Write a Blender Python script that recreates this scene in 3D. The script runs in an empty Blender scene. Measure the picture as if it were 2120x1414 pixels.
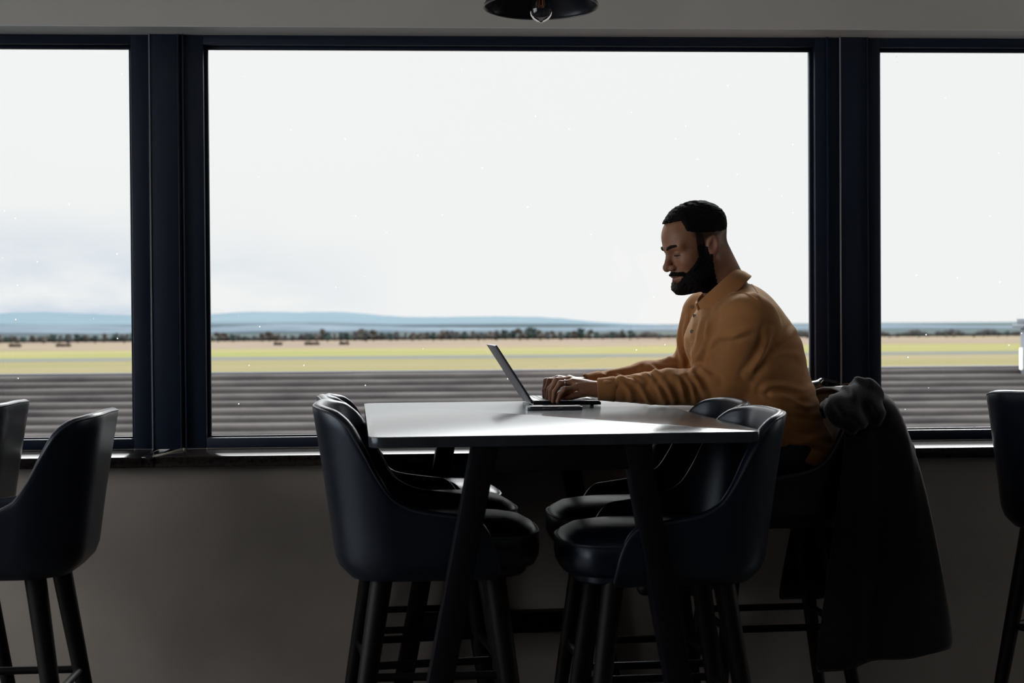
import bpy, bmesh, math, random
import numpy as np
from mathutils import Vector, Matrix, Euler
from mathutils.bvhtree import BVHTree

random.seed(7)
SC = bpy.context.scene
COL = SC.collection
PI = math.pi
R = math.radians

# ------------------------------------------------------------------ camera
CAM_H = 1.28
FPX = 50.0 / 36.0 * 2120.0
cam_d = bpy.data.cameras.new('camera')
cam = bpy.data.objects.new('camera', cam_d)
COL.objects.link(cam)
cam_d.lens = 50.0
cam_d.sensor_width = 36.0
cam_d.clip_start = 0.05
cam_d.clip_end = 20000
cam_d.dof.use_dof = True
cam_d.dof.focus_distance = 4.4
cam_d.dof.aperture_fstop = 4.5
CAM_R = (Matrix.Rotation(R(-3.15), 3, 'Z') @ Matrix.Rotation(R(90 - 0.72), 3, 'X') @ Matrix.Rotation(R(-0.384), 3, 'Z'))
cam.matrix_world = Matrix.Translation((0, 0, CAM_H)) @ CAM_R.to_4x4()
SC.camera = cam

# ------------------------------------------------------------------ world
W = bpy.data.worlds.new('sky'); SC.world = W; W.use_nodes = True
nt = W.node_tree; nt.nodes.clear()
def wn(t, **k):
    n = nt.nodes.new(t)
    for a, b in k.items(): setattr(n, a, b)
    return n
w_out = wn('ShaderNodeOutputWorld'); w_bg = wn('ShaderNodeBackground')
tc = wn('ShaderNodeTexCoord'); sep = wn('ShaderNodeSeparateXYZ')
nt.links.new(tc.outputs['Generated'], sep.inputs[0])
# overcast: thin bright haze near the horizon, brighter cloud higher up
elev = wn('ShaderNodeMapRange'); elev.inputs['From Min'].default_value = 0.25; elev.inputs['From Max'].default_value = 0.56
elev.inputs['To Min'].default_value = 0.0; elev.inputs['To Max'].default_value = 1.0; elev.interpolation_type = 'SMOOTHSTEP'
nt.links.new(sep.outputs[2], elev.inputs['Value'])
mp = wn('ShaderNodeMapping'); mp.inputs['Scale'].default_value = (3.2, 3.2, 11)
nt.links.new(tc.outputs['Generated'], mp.inputs[0])
nz = wn('ShaderNodeTexNoise'); nz.inputs['Scale'].default_value = 2.3; nz.inputs['Detail'].default_value = 5
nt.links.new(mp.outputs[0], nz.inputs['Vector'])
cr = wn('ShaderNodeValToRGB')
cr.color_ramp.elements[0].position = 0.40; cr.color_ramp.elements[0].color = (0.66, 0.745, 0.86, 1)
cr.color_ramp.elements[1].position = 0.60; cr.color_ramp.elements[1].color = (1.0, 0.995, 0.99, 1)
nt.links.new(nz.outputs['Fac'], cr.inputs[0])
low = wn('ShaderNodeMapRange'); low.inputs['From Min'].default_value = 0.02; low.inputs['From Max'].default_value = 0.085
nt.links.new(sep.outputs[2], low.inputs['Value'])
# the blue gaps lie towards the left end of the horizon
lft = wn('ShaderNodeMapRange'); lft.inputs['From Min'].default_value = -0.02; lft.inputs['From Max'].default_value = -0.25
nt.links.new(sep.outputs[0], lft.inputs['Value'])
inv = wn('ShaderNodeMath', operation='SUBTRACT'); inv.inputs[0].default_value = 1.0
nt.links.new(low.outputs[0], inv.inputs[1])
mul = wn('ShaderNodeMath', operation='MULTIPLY'); nt.links.new(inv.outputs[0], mul.inputs[0]); nt.links.new(lft.outputs[0], mul.inputs[1])
mixc = wn('ShaderNodeMixRGB'); mixc.inputs[1].default_value = (1.0, 0.995, 0.99, 1)
nt.links.new(mul.outputs[0], mixc.inputs[0]); nt.links.new(cr.outputs[0], mixc.inputs[2])
stren = wn('ShaderNodeMath', operation='MULTIPLY_ADD'); stren.inputs[1].default_value = 4.5; stren.inputs[2].default_value = 1.0
nt.links.new(elev.outputs[0], stren.inputs[0])
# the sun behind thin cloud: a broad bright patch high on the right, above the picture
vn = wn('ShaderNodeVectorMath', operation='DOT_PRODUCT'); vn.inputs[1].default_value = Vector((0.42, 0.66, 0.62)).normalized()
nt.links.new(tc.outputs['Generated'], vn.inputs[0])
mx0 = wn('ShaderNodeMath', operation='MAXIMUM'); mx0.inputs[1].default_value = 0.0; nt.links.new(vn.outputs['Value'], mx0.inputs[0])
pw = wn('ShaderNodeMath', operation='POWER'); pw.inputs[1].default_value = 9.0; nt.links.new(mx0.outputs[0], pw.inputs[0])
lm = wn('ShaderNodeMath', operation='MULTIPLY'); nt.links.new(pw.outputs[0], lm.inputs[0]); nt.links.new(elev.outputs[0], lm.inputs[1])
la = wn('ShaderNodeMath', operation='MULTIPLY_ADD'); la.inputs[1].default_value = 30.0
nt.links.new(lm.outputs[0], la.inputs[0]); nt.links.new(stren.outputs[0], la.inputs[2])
nt.links.new(mixc.outputs[0], w_bg.inputs['Color']); # added sky boost far round to the left, out of view, brightens the room
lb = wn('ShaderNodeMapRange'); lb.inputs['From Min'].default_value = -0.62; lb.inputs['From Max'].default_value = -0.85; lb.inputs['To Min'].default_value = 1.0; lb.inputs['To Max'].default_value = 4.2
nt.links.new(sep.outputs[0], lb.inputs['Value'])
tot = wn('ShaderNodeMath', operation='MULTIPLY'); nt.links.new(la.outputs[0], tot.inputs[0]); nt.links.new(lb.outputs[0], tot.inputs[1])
# a stronger boost added far round to the right, to light the man's back
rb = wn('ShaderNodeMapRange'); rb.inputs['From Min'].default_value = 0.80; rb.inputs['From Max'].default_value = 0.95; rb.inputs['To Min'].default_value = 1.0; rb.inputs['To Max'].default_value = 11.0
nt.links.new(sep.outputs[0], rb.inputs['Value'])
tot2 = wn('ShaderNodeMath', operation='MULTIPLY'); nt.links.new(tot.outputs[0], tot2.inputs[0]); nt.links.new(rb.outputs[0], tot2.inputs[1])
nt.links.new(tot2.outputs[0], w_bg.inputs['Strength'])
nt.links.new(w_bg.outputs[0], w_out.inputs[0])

SC.view_settings.view_transform = 'Standard'
SC.view_settings.look = 'None'
SC.view_settings.exposure = 0.0
SC.view_settings.gamma = 1.0
SC.view_settings.use_curve_mapping = False
SC.cycles.use_denoising = True
SC.cycles.max_bounces = 10
SC.cycles.diffuse_bounces = 6
SC.cycles.transparent_max_bounces = 16
SC.cycles.caustics_reflective = False
SC.cycles.caustics_refractive = False
SC.cycles.sample_clamp_indirect = 6.0

# daylight portals of the three windows are left to plain path tracing

# ------------------------------------------------------------------ helpers
def U(px, py, d):
    """point seen at photo pixel (px,py) at distance d along the camera axis"""
    return Vector((0, 0, CAM_H)) + (CAM_R @ Vector(((px - 1060) / FPX, -(py - 707) / FPX, -1))) * d
CAM_RT = CAM_R.transposed()
def project(p):
    q = CAM_RT @ (Vector(p) - Vector((0, 0, CAM_H)))
    return 1060 - FPX * q.x / q.z, 707 + FPX * q.y / q.z, -q.z

def tag(o, label=None, cat=None, group=None, kind=None):
    if label: o['label'] = label
    if cat: o['category'] = cat
    if group: o['group'] = group
    if kind: o['kind'] = kind
    return o

def empty(name, loc=(0, 0, 0), rz=0.0):
    o = bpy.data.objects.new(name, None)
    o.empty_display_size = 0.1
    o.location = loc; o.rotation_euler = (0, 0, rz)
    COL.objects.link(o)
    return o

def link(name, me, mat, parent=None, smooth=True, sharp=None):
    if mat is not None:
        for m in (mat if isinstance(mat, (list, tuple)) else [mat]): me.materials.append(m)
    if smooth:
        me.polygons.foreach_set('use_smooth', [True] * len(me.polygons))
        if sharp: me.set_sharp_from_angle(angle=R(sharp))
    o = bpy.data.objects.new(name, me)
    COL.objects.link(o)
    if parent: o.parent = parent
    return o

class MB:
    """collects shapes of ONE object"""
    def __init__(s): s.bm = bmesh.new()
    def box(s, a, b, bevel=0.0, seg=2, M=None):
        vs = [s.bm.verts.new((x, y, z)) for x in (a[0], b[0]) for y in (a[1], b[1]) for z in (a[2], b[2])]
        fs = [(0, 1, 3, 2), (4, 6, 7, 5), (0, 4, 5, 1), (2, 3, 7, 6), (0, 2, 6, 4), (1, 5, 7, 3)]
        faces = [s.bm.faces.new([vs[i] for i in f]) for f in fs]
        if bevel:
            ed = list({e for f in faces for e in f.edges})
            r = bmesh.ops.bevel(s.bm, geom=ed, offset=bevel, segments=seg, profile=0.5, affect='EDGES')
            vs = list({v for f in r['faces'] for v in f.verts} | {v for v in vs if v.is_valid})
        if M is not None:
            for v in vs: v.co = M @ v.co
        return s
    def tube(s, pts, r, n=10, closed=False, caps=True):
        pts = [Vector(p) for p in pts]
        N = len(pts)
        rr = r if isinstance(r, (list, tuple)) else [r] * N
        rings = []
        up = None
        for i, p in enumerate(pts):
            a = pts[(i - 1) % N] if (closed or i > 0) else p
            b = pts[(i + 1) % N] if (closed or i < N - 1) else p
            t = (b - a).normalized()
            if up is None:
                up = Vector((0, 0, 1)) if abs(t.z) < 0.9 else Vector((1, 0, 0))
            x = t.cross(up)
            if x.length < 1e-5: x = t.cross(Vector((0, 1, 0)))
            x.normalize(); y = x.cross(t).normalized(); up = y
            rings.append([s.bm.verts.new(p + (x * math.cos(2 * PI * k / n) + y * math.sin(2 * PI * k / n)) * rr[i]) for k in range(n)])
        M_ = N if closed else N - 1
        for i in range(M_):
            A, B = rings[i], rings[(i + 1) % N]
            for k in range(n):
                s.bm.faces.new((A[k], A[(k + 1) % n], B[(k + 1) % n], B[k]))
        if caps and not closed:
            s.bm.faces.new(rings[0][::-1]); s.bm.faces.new(rings[-1])
        return s
    def loft(s, rings, cap0=True, cap1=True, closed_u=True):
        rs = [[s.bm.verts.new(p) for p in ring] for ring in rings]
        n = len(rs[0])
        for A, B in zip(rs[:-1], rs[1:]):
            for k in range(n if closed_u else n - 1):
                s.bm.faces.new((A[k], A[(k + 1) % n], B[(k + 1) % n], B[k]))
        if cap0: s.bm.faces.new(rs[0][::-1])
        if cap1: s.bm.faces.new(rs[-1])
        return s
    def lathe(s, prof, n=48, c=(0, 0, 0)):
        rings = [[(c[0] + r * math.cos(2 * PI * k / n), c[1] + r * math.sin(2 * PI * k / n), c[2] + z) for k in range(n)] for r, z in prof]
        return s.loft(rings)
    def prism(s, poly, z0, z1, bevel=0.0):
        a = [s.bm.verts.new((x, y, z0)) for x, y in poly]; b = [s.bm.verts.new((x, y, z1)) for x, y in poly]
        n = len(poly)
        fs = [s.bm.faces.new(a[::-1]), s.bm.faces.new(b)]
        for i in range(n): s.bm.faces.new((a[i], a[(i + 1) % n], b[(i + 1) % n], b[i]))
        if bevel:
            ed = list(fs[0].edges) + list(fs[1].edges)
            bmesh.ops.bevel(s.bm, geom=ed, offset=bevel, segments=3, profile=0.5, affect='EDGES')
        return s
    def build(s, name, mat, parent=None, smooth=True, sharp=35):
        bmesh.ops.recalc_face_normals(s.bm, faces=s.bm.faces)
        me = bpy.data.meshes.new(name); s.bm.to_mesh(me); s.bm.free()
        return link(name, me, mat, parent, smooth, sharp)

def children(o): return [c for c in bpy.data.objects if c.parent is o]
def copy_tree(o, parent=None):
    c = o.copy(); COL.objects.link(c)
    if parent: c.parent = parent
    for ch in children(o): copy_tree(ch, c)
    return c

def M_(name, col, rough=0.5, metal=0.0, bump=0.0, bscale=200.0, var=0.0, vscale=8.0, sheen=0.0, spec=0.5, coat=0.0, emit=None):
    m = bpy.data.materials.new(name); m.use_nodes = True
    t = m.node_tree; b = t.nodes['Principled BSDF']
    b.inputs['Base Color'].default_value = (*col, 1); b.inputs['Roughness'].default_value = rough
    b.inputs['Metallic'].default_value = metal; b.inputs['Specular IOR Level'].default_value = spec
    b.inputs['Sheen Weight'].default_value = sheen; b.inputs['Coat Weight'].default_value = coat
    if emit: b.inputs['Emission Color'].default_value = (*emit[:3], 1); b.inputs['Emission Strength'].default_value = emit[3]
    c = t.nodes.new('ShaderNodeTexCoord')
    if var:
        n = t.nodes.new('ShaderNodeTexNoise'); n.inputs['Scale'].default_value = vscale; n.inputs['Detail'].default_value = 5
        t.links.new(c.outputs['Object'], n.inputs['Vector'])
        r = t.nodes.new('ShaderNodeValToRGB')
        r.color_ramp.elements[0].position = 0.3; r.color_ramp.elements[1].position = 0.7
        r.color_ramp.elements[0].color = (*[x * (1 - var) for x in col], 1); r.color_ramp.elements[1].color = (*[min(1, x * (1 + var)) for x in col], 1)
        t.links.new(n.outputs['Fac'], r.inputs[0]); t.links.new(r.outputs[0], b.inputs['Base Color'])
    if bump:
        n = t.nodes.new('ShaderNodeTexNoise'); n.inputs['Scale'].default_value = bscale; n.inputs['Detail'].default_value = 3
        t.links.new(c.outputs['Object'], n.inputs['Vector'])
        bp = t.nodes.new('ShaderNodeBump'); bp.inputs['Strength'].default_value = bump; bp.inputs['Distance'].default_value = 0.002
        t.links.new(n.outputs['Fac'], bp.inputs['Height']); t.links.new(bp.outputs[0], b.inputs['Normal'])
    return m

MT = {
 'wall': M_('grey_plaster', (0.46, 0.41, 0.37), 0.8, var=0.14, vscale=2.2, bump=0.25, bscale=60),
 'bulk': M_('beige_paint', (0.86, 0.81, 0.74), 0.7, var=0.05, vscale=1.5),
 'panel': M_('dark_panelling', (0.07, 0.065, 0.06), 0.6, var=0.2, vscale=2),
 'side': M_('greige_paint', (0.16, 0.15, 0.14), 0.7, var=0.05, vscale=2),
 'white': M_('white_paint', (0.93, 0.92, 0.89), 0.5),
 'ceil': M_('ceiling_paint', (0.86, 0.84, 0.81), 0.8),
 'floor': M_('dark_floor', (0.07, 0.067, 0.065), 0.5, var=0.3, vscale=3),
 'frame': M_('navy_powder_coat', (0.010, 0.018, 0.040), 0.42, var=0.1, vscale=3),
 'rubber': M_('grey_gasket', (0.30, 0.31, 0.34), 0.5),
 'sill': M_('dark_stone_sill', (0.022, 0.017, 0.015), 0.16, var=0.5, vscale=90),
 'grout': M_('pale_grout', (0.55, 0.50, 0.42), 0.8, bump=0.6, bscale=300),
 'leather': M_('blue_black_leather', (0.0045, 0.0065, 0.014), 0.33, bump=0.12, bscale=350, spec=0.5),
 'leather_seam': M_('leather_piping', (0.016, 0.019, 0.028), 0.45),
 'black_metal': M_('black_metal', (0.003, 0.003, 0.005), 0.55, spec=0.15),
 'black_wood': M_('black_stained_wood', (0.004, 0.0038, 0.0045), 0.5, var=0.3, vscale=20, spec=0.18),
 'laptop': M_('grey_aluminium', (0.23, 0.24, 0.27), 0.38, metal=0.85),
 'laptop_dark': M_('dark_bezel', (0.012, 0.012, 0.014), 0.25),
 'key': M_('black_key', (0.03, 0.03, 0.034), 0.4),
 'screen': M_('screen_glass', (0.02, 0.02, 0.022), 0.1, emit=(0.6, 0.7, 0.9, 0.25)),
 'phone': M_('phone_black', (0.01, 0.01, 0.012), 0.15),
 'clear_case': M_('phone_case', (0.10, 0.10, 0.11), 0.12),
 'chrome': M_('bright_metal', (0.7, 0.68, 0.64), 0.2, metal=1.0),
 'copper': M_('filament', (0.8, 0.35, 0.12), 0.3, metal=1.0),
}

MT['leather'].node_tree.nodes['Principled BSDF'].inputs['Specular Tint'].default_value = (0.80, 0.88, 1.0, 1)

# semi-gloss laminate with fine stipple
def table_mat():
    m = M_('dark_laminate', (0.034, 0.037, 0.044), 0.16, var=0.25, vscale=14)
    t = m.node_tree; b = t.nodes['Principled BSDF']
    c = t.nodes.new('ShaderNodeTexCoord'); n = t.nodes.new('ShaderNodeTexNoise'); n.inputs['Scale'].default_value = 260; n.inputs['Detail'].default_value = 2
    t.links.new(c.outputs['Object'], n.inputs['Vector'])
    bp = t.nodes.new('ShaderNodeBump'); bp.inputs['Strength'].default_value = 0.10; bp.inputs['Distance'].default_value = 0.0015
    t.links.new(n.outputs['Fac'], bp.inputs['Height']); t.links.new(bp.outputs[0], b.inputs['Normal'])
    b.inputs['Specular Tint'].default_value = (0.82, 0.90, 1.0, 1)
    return m
MT['table'] = table_mat()

def glass_mat():
    m = bpy.data.materials.new('window_glass'); m.use_nodes = True
    t = m.node_tree; t.nodes.clear()
    o = t.nodes.new('ShaderNodeOutputMaterial'); tr = t.nodes.new('ShaderNodeBsdfTransparent'); gl = t.nodes.new('ShaderNodeBsdfGlossy')
    tr.inputs[0].default_value = (0.97, 0.98, 0.98, 1); gl.inputs['Roughness'].default_value = 0.0
    f = t.nodes.new('ShaderNodeFresnel'); f.inputs[0].default_value = 1.45
    mx = t.nodes.new('ShaderNodeMixShader'); t.links.new(f.outputs[0], mx.inputs[0]); t.links.new(tr.outputs[0], mx.inputs[1]); t.links.new(gl.outputs[0], mx.inputs[2])
    # water spots and dust: small translucent specks, more of them low on the pane
    c = t.nodes.new('ShaderNodeTexCoord'); v = t.nodes.new('ShaderNodeTexVoronoi'); v.inputs['Scale'].default_value = 26
    mp = t.nodes.new('ShaderNodeMapping'); mp.inputs['Scale'].default_value = (1, 0.02, 0.75)
    t.links.new(c.outputs['Object'], mp.inputs[0]); t.links.new(mp.outputs[0], v.inputs['Vector'])
    cmp_ = t.nodes.new('ShaderNodeMath'); cmp_.operation = 'LESS_THAN'; cmp_.inputs[1].default_value = 0.045
    t.links.new(v.outputs['Distance'], cmp_.inputs[0])
    sc_ = t.nodes.new('ShaderNodeSeparateColor'); t.links.new(v.outputs['Color'], sc_.inputs[0])
    gt = t.nodes.new('ShaderNodeMath'); gt.operation = 'GREATER_THAN'; gt.inputs[1].default_value = 0.6
    t.links.new(sc_.outputs[0], gt.inputs[0])
    mu = t.nodes.new('ShaderNodeMath'); mu.operation = 'MULTIPLY'; t.links.new(cmp_.outputs[0], mu.inputs[0]); t.links.new(gt.outputs[0], mu.inputs[1])
    mu2 = t.nodes.new('ShaderNodeMath'); mu2.operation = 'MULTIPLY'; mu2.inputs[1].default_value = 0.45; t.links.new(mu.outputs[0], mu2.inputs[0])
    tl = t.nodes.new('ShaderNodeBsdfTranslucent'); tl.inputs[0].default_value = (0.9, 0.9, 0.9, 1)
    mx2 = t.nodes.new('ShaderNodeMixShader'); t.links.new(mu2.outputs[0], mx2.inputs[0]); t.links.new(mx.outputs[0], mx2.inputs[1]); t.links.new(tl.outputs[0], mx2.inputs[2])
    t.links.new(mx2.outputs[0], o.inputs[0])
    return m
MT['glass'] = glass_mat()

def bulb_glass():
    m = bpy.data.materials.new('bulb_glass'); m.use_nodes = True
    t = m.node_tree; t.nodes.clear()
    o = t.nodes.new('ShaderNodeOutputMaterial'); g = t.nodes.new('ShaderNodeBsdfGlass'); g.inputs['IOR'].default_value = 1.45; g.inputs['Roughness'].default_value = 0.0
    t.links.new(g.outputs[0], o.inputs[0]); return m
MT['bulb'] = bulb_glass()

# ================================================================== ROOM
XL, XR, YB, ZC = -4.0, 4.6, -3.6, 2.75
YF = 5.05            # front of the window frames
def struct(name, mb, mat, parent=None, kind='structure', sharp=35):
    o = mb.build(name, mat, parent, sharp=sharp)
    if parent is None: o['kind'] = kind
    return o
struct('floor', MB().box((XL, YB, -0.1), (XR, 4.80, 0)), MT['floor'])
struct('ceiling', MB().box((XL, YB, ZC), (XR, 5.3, ZC + 0.1)), MT['ceil'])
struct('wall_back', MB().box((XL - 0.15, YB - 0.15, -0.1), (XR + 0.15, YB, ZC + 0.1)), MT['panel'])
RW = (4.40, 4.77, 0.95, 2.5)     # narrow unseen window added in the right wall to light the man's back
wr = MB()
wr.box((XR, YB, -0.1), (XR + 0.15, RW[0], ZC + 0.1)); wr.box((XR, RW[1], -0.1), (XR + 0.15, 5.3, ZC + 0.1))
wr.box((XR, RW[0], -0.1), (XR + 0.15, RW[1], RW[2])); wr.box((XR, RW[0], RW[3]), (XR + 0.15, RW[1], ZC + 0.1))
struct('wall_right', wr, MT['side'])
r6 = empty('added_window_right', (XR, RW[0], RW[2])); r6['kind'] = 'structure'
f = MB()
for a, b in (((0, 0, 0), (0.1, 0.03, 1.55)), ((0, .34, 0), (0.1, .37, 1.55)), ((0, .03, 0), (0.1, .34, .03)), ((0, .03, 1.52), (0.1, .34, 1.55))):
    f.box(a, b)
f.build('window_frame', MT['frame'], r6)
MB().box((0.052, 0.03, 0.03), (0.056, .34, 1.52)).build('pane', MT['glass'], r6)
# left wall with the opening of an added window, beside and behind the camera
LW = (-3.3, 4.3, 0.55, 2.5)
wl = MB()
wl.box((XL - 0.15, YB, -0.1), (XL, LW[0], ZC + 0.1)); wl.box((XL - 0.15, LW[1], -0.1), (XL, 5.3, ZC + 0.1))
wl.box((XL - 0.15, LW[0], -0.1), (XL, LW[1], LW[2])); wl.box((XL - 0.15, LW[0], LW[3]), (XL, LW[1], ZC + 0.1))
struct('wall_left', wl, MT['bulk'])
# window wall: dado below, bulkhead above, solid ends
ZS = 0.848
wf = MB()
wf.box((XL, 4.78, -0.1), (XR, 5.25, 0.815))
struct('wall_front', wf, MT['wall'])
we = MB()
we.box((XL, 5.0, 0.80), (-3.25, 5.25, 2.31)); we.box((3.95, 5.0, 0.80), (XR, 5.25, 2.31))
we.build('wall_front_end', MT['wall'])['kind'] = 'structure'
struct('trim_1', MB().box((XL, 4.915, 2.304), (XR, 5.25, ZC)), MT['bulk'])          # bulkhead above the windows
struct('trim_2', MB().box((XL, 4.918, 2.300), (XR, 5.06, 2.3045)), MT['white'])      # pale lining under the bulkhead

# sills: two long stones meeting under the post
s1 = MB().box((-3.25, 4.745, 0.812), (-0.965, 5.055, ZS), bevel=0.003)
struct('trim_3', s1, MT['sill'])
s2 = MB().box((-0.93, 4.755, 0.812), (3.95, 5.055, ZS), bevel=0.003)
struct('trim_4', s2, MT['sill'])
struct('trim_5', MB().box((-0.966, 4.75, 0.812), (-0.926, 5.055, ZS - 0.002), bevel=0.002), MT['sill'])
struct('trim_6', MB().tube([(-0.926, 4.757, ZS), (-0.905, 4.86, ZS), (-0.878, 4.99, ZS + 0.001)], [0.006, 0.0045, 0.006], n=6), MT['grout'])

def window(name, gx0, gx1, fx0, fx1, label_z=(0.885, 2.266)):
    gz0, gz1 = label_z
    fz0, fz1 = ZS, 2.299
    root = empty(name, (0, YF, fz0)); root['kind'] = 'structure'
    f = MB()
    def bx(a, b, bev=0.003): f.box((a[0], a[1] - YF, a[2] - fz0), (b[0], b[1] - YF, b[2] - fz0), bevel=bev)
    bx((fx0, YF, fz0), (gx0, YF + 0.10, fz1)); bx((gx1, YF, fz0), (fx1, YF + 0.10, fz1))
    bx((gx0 - 0.001, YF + 0.001, fz0), (gx1 + 0.001, YF + 0.10, gz0)); bx((gx0 - 0.001, YF + 0.001, gz1), (gx1 + 0.001, YF + 0.10, fz1))
    f.build('window_frame', MT['frame'], root)
    b = MB()
    t = 0.012
    def bb(a, c): b.box((a[0], a[1] - YF, a[2] - fz0), (c[0], c[1] - YF, c[2] - fz0), bevel=0.002)
    bb((gx0, YF + 0.030, gz0), (gx0 + t, YF + 0.045, gz1)); bb((gx1 - t, YF + 0.030, gz0), (gx1, YF + 0.045, gz1))
    bb((gx0, YF + 0.030, gz1 - t), (gx1, YF + 0.045, gz1)); bb((gx0, YF + 0.030, gz0), (gx1, YF + 0.045, gz0 + 0.5 * t))
    b.build('glazing_bead', MT['frame'], root)
    g = MB().box((gx0 + 0.001, 0.050, gz0 - fz0), (gx1 - 0.001, 0.054, gz1 - fz0))
    g.build('pane', MT['glass'], root)
    return root
window('window_1', -3.19, -1.052, -3.25, -0.990)
window('window_2', -0.800, 1.373, -0.880, 1.463)
window('window_3', 1.610, 3.89, 1.562, 3.95)
# added left-wall window, out of view, lets in fill light for the room
r4 = empty('added_window_left', (XL, LW[0], LW[2])); r4['kind'] = 'structure'
f = MB()
WL_, HL_ = LW[1] - LW[0], LW[3] - LW[2]
for a, b in (((-0.1, 0, 0), (0, 0.05, HL_)), ((-0.1, WL_ - .05, 0), (0, WL_, HL_)), ((-0.1, 0.05, 0), (0, WL_ - .05, 0.05)), ((-0.1, 0.05, HL_ - .05), (0, WL_ - .05, HL_)), ((-0.1, WL_ / 2 - .03, 0.05), (0, WL_ / 2 + .03, HL_ - .05))):
    f.box(a, b)
f.build('window_frame', MT['frame'], r4)
MB().box((-0.056, 0.05, 0.05), (-0.052, WL_ - .05, HL_ - .05)).build('pane', MT['glass'], r4)

# posts between the windows: cover plate with raised edge beads
def post(name, x0, x1, beads):
    p = MB().box((x0, YF - 0.012, ZS), (x1, YF + 0.10, 2.299), bevel=0.004)
    o = p.build(name, MT['frame']); o['kind'] = 'structure'
    for i, x in enumerate(beads):
        MB().box((x - 0.0022, YF - 0.016, ZS), (x + 0.0022, YF - 0.006, 2.299), bevel=0.0015).build('sealant_line', MT['rubber'] if i == 0 else MT['frame'], o)
    return o
post('trim_7', -0.990, -0.880, (-0.984, -0.868, -0.885))
post('trim_8', 1.463, 1.562, (1.462, 1.415, 1.561))

# ================================================================== OUTDOORS
MT['grass'] = None
def band_mat(name, cols, stretch=(0.004, 0.05, 1), rough=0.9):
    m = bpy.data.materials.new(name); m.use_nodes = True
    t = m.node_tree; b = t.nodes['Principled BSDF']; b.inputs['Roughness'].default_value = rough; b.inputs['Specular IOR Level'].default_value = 0.0
    c = t.nodes.new('ShaderNodeTexCoord'); mp = t.nodes.new('ShaderNodeMapping'); mp.inputs['Scale'].default_value = stretch
    n = t.nodes.new('ShaderNodeTexNoise'); n.inputs['Scale'].default_value = 1.0; n.inputs['Detail'].default_value = 6; n.inputs['Roughness'].default_value = 0.6
    r = t.nodes.new('ShaderNodeValToRGB')
    r.color_ramp.elements[0].position = 0.32; r.color_ramp.elements[1].position = 0.68
    r.color_ramp.elements[0].color = (*cols[0], 1); r.color_ramp.elements[1].color = (*cols[-1], 1)
    if len(cols) == 3:
        e = r.color_ramp.elements.new(0.5); e.color = (*cols[1], 1)
    t.links.new(c.outputs['Object'], mp.inputs[0]); t.links.new(mp.outputs[0], n.inputs['Vector']); t.links.new(n.outputs['Fac'], r.inputs[0]); t.links.new(r.outputs[0], b.inputs['Base Color'])
    return m
GZ = -8.7
def strip(name, y0, y1, mat, dz=0.0, x=(-2500, 2500)):
    o = MB().box((x[0], y0, GZ - 0.5), (x[1], y1, GZ + dz)).build(name, mat, sharp=35)
    o['kind'] = 'structure'; return o
strip('ground', 6, 9000, band_mat('rough_pasture', [(0.022, 0.029, 0.030), (0.037, 0.044, 0.044)]), 0.0, (-7000, 7000))
strip('ground_meadow', 30, 408, band_mat('meadow', [(0.0619, 0.0634, 0.0288), (0.0720, 0.0648, 0.0360), (0.0806, 0.0691, 0.0475)], (0.006, 0.03, 1)), 0.10)
strip('ground_runway', 408, 446, band_mat('worn_tarmac', [(0.0468, 0.0518, 0.0504), (0.0576, 0.0598, 0.0540)]), 0.14)
strip('ground_airfield_grass', 446, 588, band_mat('airfield_grass', [(0.0648, 0.0720, 0.0274), (0.0828, 0.0778, 0.0374), (0.0922, 0.0806, 0.0490)], (0.004, 0.018, 1)), 0.18)
strip('ground_heath', 588, 905, band_mat('dry_heath', [(0.0562, 0.0475, 0.0374), (0.0828, 0.0670, 0.0547), (0.0756, 0.0677, 0.0403)], (0.006, 0.02, 1)), 0.22)

# hills on the horizon, distance haze mixed into the base colours of both ridges
hill_m = band_mat('hazy_hill_moor', [(0.0493, 0.0680, 0.0808), (0.0595, 0.0782, 0.0909)], (0.0008, 0.0008, 0.0043))
ridge_m = band_mat('hazy_wooded_ridge', [(0.034, 0.045, 0.056), (0.058, 0.072, 0.084)], (0.005, 0.005, 0.025))
def hill(name, prof, D, depth, mat, seed, label):
    rnd = random.Random(seed)
    px0, px1 = prof[0][0], prof[-1][0]
    xs = np.linspace(px0, px1, 160)
    ys = np.interp(xs, [p[0] for p in prof], [p[1] for p in prof])
    k = np.ones(5) / 5; ys[2:-2] = np.convolve(ys, k, 'valid')
    rings = []
    for x, y in zip(xs, ys):
        c = U(x, y + rnd.uniform(-.5, .5), D)
        h = max(c.z - GZ, 1.0)
        ring = []
        for j in range(9):
            a = j / 8
            s = math.sin(a * PI) ** 0.9 if 0 < j < 8 else 0
            ring.append((c.x + rnd.uniform(-6, 6), c.y + (a - .5) * 2 * depth, GZ - 1 + (h + 1) * s))
        rings.append(ring)
    o = MB().loft(rings).build(name, mat, sharp=None)
    tag(o, label, 'hill', kind='structure'); return o
hill('hill', [(-700, 668), (-300, 655), (0, 651), (60, 645), (110, 646), (200, 650), (270, 653), (420, 653), (500, 646), (560, 644), (630, 649), (672, 643), (730, 646), (800, 655), (900, 657), (1000, 655), (1100, 655), (1170, 660), (1245, 670), (1270, 667), (1300, 671), (1600, 674), (1830, 671), (1910, 669), (2000, 673), (2100, 670), (2600, 674)], 6000, 1300, hill_m, 1, 'long pale blue hills along the horizon')
hill('ridge', [(-500, 679), (0, 675), (120, 671), (280, 677), (430, 678), (600, 670), (700, 673), (900, 677), (1180, 678), (1330, 673), (1500, 674), (1660, 674), (1830, 671), (1960, 674), (2060, 675), (2300, 672)], 2000, 300, ridge_m, 2, 'low dark wooded ridge in front of the pale hills')

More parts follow.
